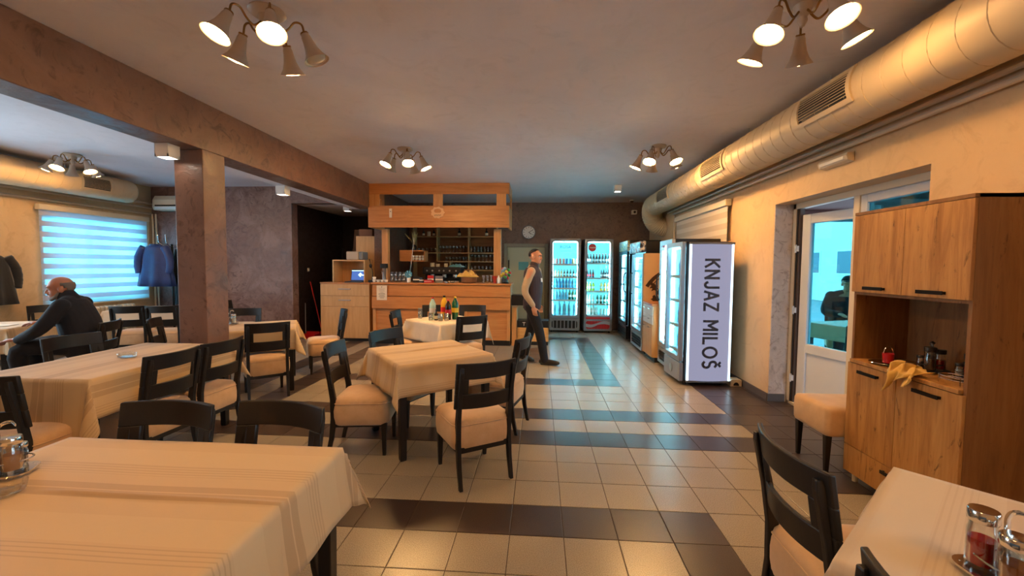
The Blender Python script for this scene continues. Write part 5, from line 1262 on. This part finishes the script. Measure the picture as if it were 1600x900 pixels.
# joints (f forward, l left, z); right side faces the room
HIP = W(-.02, 0, .93); hr, hl = W(-.02, -.09, .92), W(-.02, .09, .92)
kr_, ar_ = W(.12, -.09, .50), W(.21, -.09, .095)       # forward leg
kl_, al_ = W(-.06, .09, .50), W(-.20, .09, .13)       # trailing leg
sr, sl = W(.0, -.195, 1.43), W(.02, .195, 1.43)
er, wr_ = W(-.075, -.245, 1.14), W(.055, -.225, .905)   # right arm hangs, slightly bent
el_, wl_ = W(-.05, .24, 1.14), W(.03, .23, .91)
tsecs = [(HIP + W(0, 0, -.06), .150, .110, yaw), (HIP + W(.0, 0, .04), .168, .118, yaw), (HIP + W(.02, 0, .16), .165, .118, yaw), (HIP + W(.02, 0, .30), .178, .122, yaw), (HIP + W(.01, 0, .42), .192, .122, yaw), (HIP + W(.0, 0, .50), .180, .105, yaw), (HIP + W(.0, 0, .555), .115, .075, yaw), (HIP + W(.01, 0, .60), .065, .06, yaw)]
hs, HP, HR = head_shapes(W(.03, 0, 1.655), yaw - R_(8), 1.0)
body = [torso(tsecs), limb([W(.0, 0, 1.46), W(.015, 0, 1.52), W(.02, 0, 1.60)], [.062, .056, .056])] + hs
body += [limb([sr, er, wr_], [.050, .040, .028]), limb([sl, el_, wl_], [.050, .040, .028]), limb([hr, kr_, ar_], [.082, .055, .038]), limb([hl, kl_, al_], [.082, .055, .038])]
body += hand(wr_, W(.20, .0, -1) , -lf, fw, curl=.75) + hand(wl_, W(.35, 0, -1), lf, fw, curl=.75)
bo = skinned('body', body, [M['skin']], man, .0075, 3)
eyes(HP, man); hair_cap(HP, HR, man, M['hair'], 1.0, .016, .62)
def infl(secs, d, z0=None, z1=None): return [(c, rx + d, ry + d, a) for c, rx, ry, a in secs]
vsec = infl(tsecs, .020)[0:7]; vsec[0] = (HIP + W(0, 0, -.075), .178, .138, yaw)
vest = skinned('vest', [torso(vsec), limb([W(.0, -.12, 1.455), W(.0, 0, 1.475), W(.0, .12, 1.455)], [.062, .075, .062]), limb([W(.0, 0, 1.46), W(.012, 0, 1.535)], [.078, .072])], [M['vest']], man, .008, 3)
G().box(-.001, .001, -.02, .02, -.03, .03).build('badge', M['white'], man, loc=W(.145, -.075, 1.30), rot=(0, R_(-8), yaw - .4))
for n_, pts, rs in (('sleeve', [sr + lf * .03, er, wr_ - W(.012, 0, -.02)], [.068, .054, .040]), ('sleeve', [sl - lf * .03, el_, wl_ - W(.01, 0, -.02)], [.068, .054, .040])):
    skinned(n_, [limb(pts, rs)], [M['shirt']], man, .008, 3)
skinned('trousers', [torso([(HIP + W(0, 0, -.10), .160, .120, yaw), (HIP + W(0, 0, -.02), .172, .126, yaw), (HIP + W(.0, 0, .08), .165, .120, yaw)]), limb([hr + W(0, 0, -.02), kr_, ar_ + W(-.005, 0, -.02)], [.100, .075, .062]), limb([hl + W(0, 0, -.02), kl_, al_ + W(0, 0, -.02)], [.100, .075, .062])], [M['trouser']], man, .009, 4)
def shoe(a, pitch, parent):
    c, s_ = math.cos(pitch), math.sin(pitch)
    def Q(f, l, z): return Vector(a) + fw * (f * c + z * s_) + lf * l + Vector((0, 0, -f * s_ + z * c))
    skinned('shoe', [limb([Q(-.055, 0, -.045), Q(.06, 0, -.05), Q(.16, 0, -.06), Q(.205, 0, -.062)], [.042, .043, .040, .026]), blob(Q(-.02, 0, -.02), .048), lambda g: g.cbox(Q(.07, 0, -.082), (.27, .078, .018), Matrix((fw * c - Vector((0, 0, s_)), lf, fw * s_ + Vector((0, 0, c)))).transposed())], [M['shoe']], parent, .007, 2)
shoe(ar_, R_(-2), man); shoe(al_ + W(0, 0, -.005), R_(14), man)

# ---- the seated man by the window
px_, py_ = -5.20, 1.95
sm = thing('person', 'seated bald man in a navy jacket, one hand on the table', 'person', (px_, py_, .012))
yaw = R_(205); fw = Vector((math.cos(yaw), math.sin(yaw), 0)); lf = Vector((-math.sin(yaw), math.cos(yaw), 0))
HIP = W(-.07, 0, .60); hr, hl = W(-.02, -.10, .60), W(-.02, .10, .60)
kr_, ar_ = W(.40, -.12, .57), W(.36, -.12, .10); kl_, al_ = W(.40, .13, .57), W(.30, .14, .10)
sr, sl = W(.02, -.20, 1.04), W(.02, .20, 1.04)
el_, wl_ = W(.16, .26, .82), W(.40, .16, .70)            # left arm, nearer the room, lowered
er, wr_ = W(.26, -.34, .84), W(.50, -.40, .815)           # right arm resting on the table
tsecs = [(HIP + W(0, 0, -.10), .165, .13, yaw), (HIP, .185, .145, yaw), (HIP + W(.02, 0, .14), .19, .15, yaw), (HIP + W(.05, 0, .28), .195, .145, yaw), (HIP + W(.08, 0, .39), .20, .125, yaw), (HIP + W(.09, 0, .46), .17, .10, yaw), (HIP + W(.095, 0, .50), .10, .075, yaw), (HIP + W(.10, 0, .53), .066, .062, yaw)]
hs, HP, HR = head_shapes(W(.12, 0, 1.215), yaw + R_(20), 1.06, R_(6))
body = [torso(tsecs), limb([W(.03, 0, 1.04), W(.07, 0, 1.12), W(.09, 0, 1.18)], [.066, .060, .060])] + hs + [limb([sr, er, wr_], [.05, .04, .029]), limb([sl, el_, wl_], [.05, .04, .029]), limb([hr, kr_, ar_], [.085, .06, .04]), limb([hl, kl_, al_], [.085, .06, .04])]
body += hand(wr_, W(.95, -.20, -.08), W(0, 0, 1), W(.2, 1, 0), curl=.45) + hand(wl_, W(.9, -.3, -.1), W(0, 0, 1), W(-.3, -1, 0), curl=.6)
bo = skinned('body', body, [M['skin2']], sm, .0075, 3)
eyes(HP, sm)
hc = hair_cap(HP, HR, sm, M['grey_hair'], 1.06, -.03, 1.2, 'hair', .038)
# short grey beard on jaw and chin
skinned('beard', [limb([HP(.015, .056, -.045), HP(.045, .045, -.085), HP(.072, 0, -.098), HP(.045, -.045, -.085), HP(.015, -.056, -.045)], [.013, .018, .024, .018, .013], 10, 4), limb([HP(.084, .024, -.054), HP(.096, 0, -.050), HP(.084, -.024, -.054)], [.007, .008, .007], 8, 3)], [M['grey_hair']], sm, .006, 2)
skinned('jacket', [torso(infl(tsecs, .026)[:7]), limb([sr, er, wr_ + W(-.03, 0, 0)], [.078, .064, .048]), limb([sl, el_, wl_ + W(-.03, .01, 0)], [.078, .064, .048]), limb([W(.02, -.13, 1.06), W(.03, 0, 1.08), W(.02, .13, 1.06)], [.07, .075, .07]), limb([W(.03, 0, 1.04), W(.045, 0, 1.09), W(.065, 0, 1.135)], [.10, .092, .082])], [M['navy']], sm, .009, 4)
skinned('trousers', [torso([(HIP + W(0, 0, -.12), .18, .145, yaw), (HIP + W(0, 0, -.02), .19, .15, yaw)]), limb([hr, kr_, ar_], [.100, .078, .058]), limb([hl, kl_, al_], [.100, .078, .058])], [M['trouser']], sm, .01, 4)
shoe(ar_, 0, sm); shoe(al_, 0, sm)

# ================================================================== coats
def coat(label, mat, loc, rz, h, w, seed, sleeves=True, parent=None, name='hanging_coat'):
    rnd = random.Random(seed); t = thing(name, label, 'coat', loc, rz)
    secs = []
    for k, (z, a, b) in enumerate(((0, .05, .04), (-.03, .13, .07), (-.10, .20, .09), (-.25, .22, .10), (-.5, .24, .11), (-.8, .27, .13), (-1.0, .29, .14))):
        z *= h
        ring_ = []
        for q in range(40):
            a_ = 2 * math.pi * q / 40; f = 1 + (.05 + .11 * -z / h) * math.sin(a_ * 7 + seed + k * .35) * min(1, -z * 3); ring_.append(Vector((w * a * f * math.cos(a_), b * f * math.sin(a_), z)))
        secs.append(ring_)
    g = G(); g.rings(secs); g.build('coat_body', mat, t, smooth='all')
    if sleeves:
        for s in (-1, 1):
            P = [(s * w * .17, -.02, -.06 * h), (s * w * .245, -.045, -.25 * h), (s * w * .27, -.05, -.48 * h), (s * w * .25, -.06, -.68 * h)]
            G().tube(smooth_path(P, 6), [.07, .075, .07, .068, .066, .064, .062, .066, .062, .06, .063, .06, .057, .06, .056, .058, .055, .056, .054], 12).build('sleeve', mat, t, smooth='all')
        G().tube([(.07 * math.cos(a), -.01 + .05 * math.sin(a), .0 - .012) for a in [2 * math.pi * k / 16 for k in range(17)]], .024, 8).build('collar', mat, t, smooth='all')
    return t
st = thing('coat_stand', 'black coat stand with curved hooks beside the blind', 'coat stand', (-7.18, 5.30, 0))
G().cyl((0, 0, .02), (0, 0, 1.88), .02, n=10).build('pole', M['black_metal'], st, smooth=True)
for k in range(4):
    a = R_(90 * k + 20); u = Vector((math.cos(a), math.sin(a), 0)); Z = Vector((0, 0, 1))
    G().tube(smooth_path([u * .02 + Z * 1.83, u * .11 + Z * 1.84, u * .20 + Z * 1.90, u * .22 + Z * 2.03], 6), .010, 8).ball(u * .22 + Z * 2.04, .015, 8, 6).build('hook', M['chrome'], st, smooth=True)
    G().tube(smooth_path([Z * .18, u * .15 + Z * .12, u * .26 + Z * .012], 6), .012, 8).build('foot', M['black_metal'], st, smooth=True)
coat('blue padded jacket hanging on the coat stand', M['coat_blue'], (-7.34, 5.12, 1.86), R_(8), .78, 1.05, 3)
coat('long black coat hanging behind the blue jacket', M['coat_black'], (-7.02, 5.49, 1.84), R_(0), 1.12, .95, 8)
coat('black coat hanging on the ochre wall before the window', M['coat_black'], (-7.86, 3.10, 1.62), R_(90), .72, 1.0, 5)
hk = tag(G().cyl((0, 0, 0), (.09, 0, .01), .008, n=8).ball((.09, 0, .015), .014, 8, 6).build('coat_hook', M['black_metal'], smooth=True, loc=(XL, 3.10, 1.63)), 'black wall hook holding the black coat', 'hook')

# ================================================================== things on the tables
TZ = .7560
M['oil'] = N('red_vinegar').set(Base_Color=rgb(196, 24, 12), Roughness=.12, Transmission_Weight=.15).mat
M['oil2'] = N('amber_oil').set(Base_Color=rgb(150, 84, 26), Roughness=.12, Transmission_Weight=.2).mat
M['pepper'] = plain('ground_pepper', rgb(70, 48, 36), .8); M['salt'] = plain('salt', rgb(226, 220, 210), .8); M['paprika'] = plain('toothpick_brown', rgb(170, 110, 60), .7)
def cruet(label, x, y, z, rz, s=1.0, fills=('oil', 'oil2', 'salt', 'pepper'), met='chrome'):
    t = thing('cruet_set', label, 'cruet set', (x, y, z + .0025), rz); t.scale = (s, s, s)
    G().prism(rounded_rect(.17, .13, .04, 5), .004, .009, 'z').build('tray', M[met], t)
    for q in ((-.06, -.045), (.06, -.045), (-.06, .045), (.06, .045)): G().ball((*q, .004), .006, 8, 6).build('foot', M[met], t, smooth=True)
    for (bx, by, r, h, f) in ((-.042, -.015, .029, .115, fills[0]), (.034, -.018, .029, .100, fills[1]), (-.028, .042, .019, .065, fills[2]), (.03, .040, .019, .065, fills[3])):
        b = G().lathe([(r * .94, .010), (r, .014), (r, .010 + h * .80), (r * .9, .010 + h * .86), (r * .9, .010 + h), (r * .84, .010 + h), (r * .84, .010 + h * .86), (r * .93, .010 + h * .78), (r * .93, .018), (.001, .018)], 18, (bx, by, 0)).build('jar', M['jar_glass'], t, smooth=True)
        G().lathe([(r * .90, .0195), (r * .90, .010 + h * .62), (.001, .010 + h * .62)], 18, (bx, by, 0)).build('contents', M[f], b, smooth=True)
        G().lathe([(r * .98, .010 + h), (r * 1.02, .012 + h), (r * 1.02, .010 + h * 1.22), (r * .95, .010 + h * 1.25), (.001, .010 + h * 1.26)], 18, (bx, by, 0)).build('lid', M[met], b, smooth=True)
    G().tube(smooth_path([(-.001, 0, .008), (-.001, 0, .10), (-.004, 0, .155), (.0, .012, .172), (.02, .02, .176), (.034, .012, .165)], 6), .0085, 8, flat=.25).build('carrying_handle', M[met], t, smooth=True)
    for zz in (.045,): G().tube([(.076 * math.cos(a), .052 * math.sin(a) + .008, zz) for a in [2 * math.pi * k / 28 for k in range(29)]], .0028, 6).build('guard_ring', M[met], t, smooth=True)
    return t
def ashtray(label, x, y, z, rz=0):
    g = G(); n = 40; rings = []
    for r, zz in ((.050, 0), (.056, .004), (.062, .030), (.058, .034), (.050, .030), (.046, .010), (.001, .008)):
        rings.append([(r * math.cos(a), r * math.sin(a), zz - (.011 if (abs(math.cos(2 * a)) > .96 and zz > .025) else 0) + (.002 * math.sin(a * 10) if zz > .02 else 0)) for a in [2 * math.pi * k / n for k in range(n)]])
    g.rings(rings); o = g.build('ashtray', M['jar_glass'], smooth=True, loc=(x, y, z), rot=(0, 0, rz)); return tag(o, label, 'ashtray')
ashtray('clear glass ashtray alone on the long beige cloth', -3.43, .83, TZ)
ashtray('round clear glass ashtray beside the spice tray on the large table', -1.875, -1.06, TZ, .5)
cruet('chrome spice tray at the edge of the large striped table', -2.03, -.945, TZ, .5, 1.0, ('pepper', 'paprika', 'salt', 'pepper'))
cruet('chrome oil and vinegar set with red and amber jars on the pale table', 0.965, -1.225, TZ, R_(-90), 1.0)
cruet('chrome cruet set on the table behind the brown column', -3.98, 2.66, TZ, .6, .95, ('paprika', 'salt', 'paprika', 'pepper'))
cruet('chrome cruet set on the table under the blind', -6.28, 4.56, TZ, .3, .95, ('salt', 'oil2', 'salt', 'pepper'))
tag(G().prism(rounded_rect(.30, .21, .01, 3), 0, .002, 'z').build('newspaper', M['paper'], loc=(-6.55, 2.22, TZ + .003), rot=(0, 0, .5)), 'white paper sheet under the seated man\'s hand', 'paper')
# drinks on the cream table
def soft_drink(label, x, y, col, labc, capc, s, h=1.0):
    o = put('soft_drink_bottle', dm('B' if h > 1.1 else 'p', col, labc, capc), None, (x, y, TZ)); o.scale = (s, s, s * (1 if h <= 1.1 else 1)); return tag(o, label, 'bottle')
M['cap_yellow'] = plain('yellow_cap', rgb(232, 200, 60), .4); M['cap_red'] = plain('red_cap', rgb(206, 50, 40), .4)
c4x, c4y = -1.43, 3.50
soft_drink('clear bottle with red cap on the cream table', c4x - .21, c4y - .02, 'clear', 'pack_white', 'cap_red', 1.05, 1.2)
soft_drink('orange and red bottle in the middle of the cream table', c4x - .06, c4y + .04, 'orange', 'pack_red', 'dark_plastic', 1.12, 1.2)
soft_drink('cola bottle with red label on the cream table', c4x + .02, c4y - .06, 'cola', 'pack_red', 'cap_red', .95, 1.2)
soft_drink('slim bottle with yellow cap on the cream table', c4x + .10, c4y + .02, 'green', 'cap_yellow', 'cap_yellow', 1.08, 1.2)
small_bottle('small cola glass bottle before the tall drinks', c4x - .13, c4y - .14, TZ, .9)
glass('tall', c4x - .40, c4y + .02, TZ, 'empty tall glass at the far edge of the cream table', 'glasses on the cream table')
for k, (dx, dy) in enumerate(((-.20, -.16), (-.05, -.22), (.02, -.17))):
    glass('tumbler', c4x + dx, c4y + dy, TZ, 'tumbler in front of the bottles on the cream table', 'glasses on the cream table front')

# ---- in the niche of the sideboard
NZ = .8745
cruet('dark cruet set in the sideboard niche, nearer the back', 2.27, .45, NZ, .3, 1.0, ('pepper', 'oil', 'pepper', 'paprika'), 'dull')
cruet('dark cruet set in the sideboard niche beside the wire rack', 2.30, .24, NZ, .3, 1.0, ('oil', 'pepper', 'salt', 'pepper'), 'dull')
ash = thing('red_cup_on_plate', 'small red sugar cup with wire handle on a chrome dish', 'sugar cup', (2.15, .62, NZ))
G().lathe([(.05, .002), (.085, .006), (.10, .014), (.098, .016), (.08, .009), (.001, .006)], 22).build('dish', M['chrome'], ash, smooth=True)
G().lathe([(.024, .010), (.028, .013), (.032, .075), (.029, .075), (.025, .016), (.001, .016)], 16).build('cup', M['red'], ash, smooth=True)
G().tube([(.030 * math.cos(a), 0, .075 + .045 * math.sin(a)) for a in [math.pi * k / 12 for k in range(13)]], .003, 6).build('wire_handle', M['chrome'], ash, smooth=True)
wr = thing('wire_rack', 'empty chrome wire rack at the niche end', 'rack', (2.13, .145, NZ + .0005))
for zz in (.030, .045): G().tube([(.055 * math.cos(a), .085 * math.sin(a), zz) for a in [2 * math.pi * k / 28 for k in range(29)]], .003, 6).build('ring', M['chrome'], wr, smooth=True)
for k in range(4):
    a = R_(45 + 90 * k); G().cyl((.055 * math.cos(a), .085 * math.sin(a), 0), (.055 * math.cos(a), .085 * math.sin(a), .048), .003, n=6).build('post', M['chrome'], wr)
# duster hanging over the niche edge
rnd = random.Random(5); vs = []; nx, ny = 22, 16
for j in range(ny + 1):
    v = j / ny
    for i in range(nx + 1):
        u = i / nx; s_ = (u - .5); q = v * .20
        on = max(0, .10 - q); dn = max(0, q - .10)
        wob = .020 * math.sin(u * 15 + v * 4) + .012 * math.sin(u * 27 + v * 9)
        drop = dn * (.55 + .75 * (1 - u) ** 2 + .25 * math.sin(u * 9))
        vs.append((-.032 - .01 * math.sin(u * 8) + on * .9 - (.018 if dn > 0 else 0) + wob * .6, s_ * .22 * (1 - .25 * v) * -1 + .02 * math.sin(v * 7), (.020 + .030 * math.sin(u * 9 + 1) ** 2 * (on > 0) + wob * .5) - drop))
n_ = nx + 1; fs = [(j * n_ + i, j * n_ + i + 1, (j + 1) * n_ + i + 1, (j + 1) * n_ + i) for j in range(ny) for i in range(nx)]
o = G().add(vs, fs).build('dust_cloth', M['yellow_cloth'], smooth='all', loc=(2.05, .36, NZ)); md = o.modifiers.new('thick', 'SOLIDIFY'); md.thickness = .003
tag(o, 'yellow dust cloth hanging over the sideboard niche edge', 'cloth')

# ================================================================== the terrace outside the door
M['paving'] = plain('terrace_paving', rgb(120, 124, 128), .7); M['terr_wood'] = plain('terrace_ceiling_boards', rgb(92, 50, 44), .6); M['far_wall'] = plain('pale_render', rgb(206, 214, 218), .8)
struct(G().box(XR + .30, 12, -6, 9, -.2, -.02).build('terrace_floor', M['paving']))
struct(G().box(XR + .30, 6.2, -3.0, 5.2, 2.30, 2.36).build('terrace_roof', M['terr_wood']))
for y in (-1.0, .6, 2.2, 3.8):
    struct(G().box(XR + .32, 6.2, y - .05, y + .05, 2.20, 2.298).build('roof_beam', M['terr_wood']))
for y in (-2.6, 1.0, 4.6): struct(G().box(6.05, 6.15, y - .05, y + .05, -.02, 2.30).build('roof_post', M['pvc']))
rl = struct(G().box(6.06, 6.10, -2.6, 4.6, .92, .98).box(6.06, 6.10, -2.6, 4.6, .10, .15).build('terrace_rail', M['pvc']))
chair('dark chair with pale seat on the terrace, seen through the door', 3.62, 2.76, 62)
table('dark terrace table behind the door glass', 4.13, 3.62, .8, .8, 20)
tablecloth('white cloth on the terrace table', 4.13, 3.62, .8, .8, 20, (.2, .2, .2, .2), M['white_cloth'], 31)
chair('dark chair under the person on the terrace', 4.72, 4.72, -118)
tp = thing('person', 'person in a dark jacket and cap seated outside on the terrace', 'person', (4.70, 4.64, .012))
yaw = R_(-118); fw = Vector((math.cos(yaw), math.sin(yaw), 0)); lf = Vector((-math.sin(yaw), math.cos(yaw), 0))
HIP = W(-.04, 0, .60); hr, hl = W(0, -.10, .60), W(0, .10, .60)
tsecs = [(HIP + W(0, 0, -.10), .165, .13, yaw), (HIP + W(.02, 0, .14), .19, .15, yaw), (HIP + W(.06, 0, .36), .20, .13, yaw), (HIP + W(.08, 0, .46), .16, .10, yaw), (HIP + W(.09, 0, .52), .066, .062, yaw)]
hs, HP, HR = head_shapes(W(.08, 0, 1.26), yaw, 1.04)
sr, sl = W(.02, -.20, 1.06), W(.02, .20, 1.06); er, wr2 = W(.14, -.27, .82), W(.32, -.12, .80); el2, wl2 = W(.14, .27, .82), W(.32, .12, .80)
kr_, ar_ = W(.40, -.12, .57), W(.36, -.12, .10); kl_, al_ = W(.40, .13, .57), W(.34, .14, .10)
skinned('body', [torso(tsecs), limb([W(.04, 0, 1.06), W(.07, 0, 1.18)], [.066, .06])] + hs + [limb([sr, er, wr2], [.05, .04, .029]), limb([sl, el2, wl2], [.05, .04, .029]), limb([hr, kr_, ar_], [.085, .06, .04]), limb([hl, kl_, al_], [.085, .06, .04])] + hand(wr2, W(.9, .3, 0), W(0, 0, 1), W(-.3, 1, 0), curl=.5) + hand(wl2, W(.9, -.3, 0), W(0, 0, 1), W(-.3, -1, 0), curl=.5), [M['skin']], tp, .009, 3)
skinned('jacket', [torso(infl(tsecs, .03)[:4]), limb([sr, er, wr2 - fw * .02], [.082, .066, .05]), limb([sl, el2, wl2 - fw * .02], [.082, .066, .05]), limb([W(.02, -.13, 1.08), W(.03, 0, 1.10), W(.02, .13, 1.08)], [.07, .078, .07])], [M['navy']], tp, .011, 3)
skinned('trousers', [torso([(HIP + W(0, 0, -.12), .18, .145, yaw), (HIP, .19, .15, yaw)]), limb([hr, kr_, ar_], [.1, .078, .058]), limb([hl, kl_, al_], [.1, .078, .058])], [M['trouser']], tp, .011, 3)
cap_ = hair_cap(HP, HR, tp, M['navy'], 1.08, .012, .1, 'cap'); G().ball(HP(.10, 0, .045), (.06, .07, .010), 14, 8, rot=HR).build('cap_peak', M['navy'], cap_, smooth=True)
shoe(ar_, 0, tp); shoe(al_, 0, tp)
# pale building across the yard, with windows
bl = thing('far_building', 'pale building with a row of dark windows across the yard', 'building', (16, 14, 0))
G().box(-1, 5, -16, 12, -.2, 5.2).build('wall', M['far_wall'], bl)
M['far_pane'] = plain('far_window_pane', rgb(70, 84, 100), .2)
for k in range(9):
    w_ = G().box(-1.03, -1.0, -13.5 + k * 2.6, -12.1 + k * 2.6, 1.2, 2.5).build('window', M['pvc'], bl); G().box(-1.05, -1.03, -13.4 + k * 2.6, -12.2 + k * 2.6, 1.3, 2.4).build('pane', M['far_pane'], w_)
struct(G().box(XR + .30, 40, -40, 60, -.3, -.22).build('yard_ground', plain('yard_asphalt', rgb(110, 114, 118), .9)))
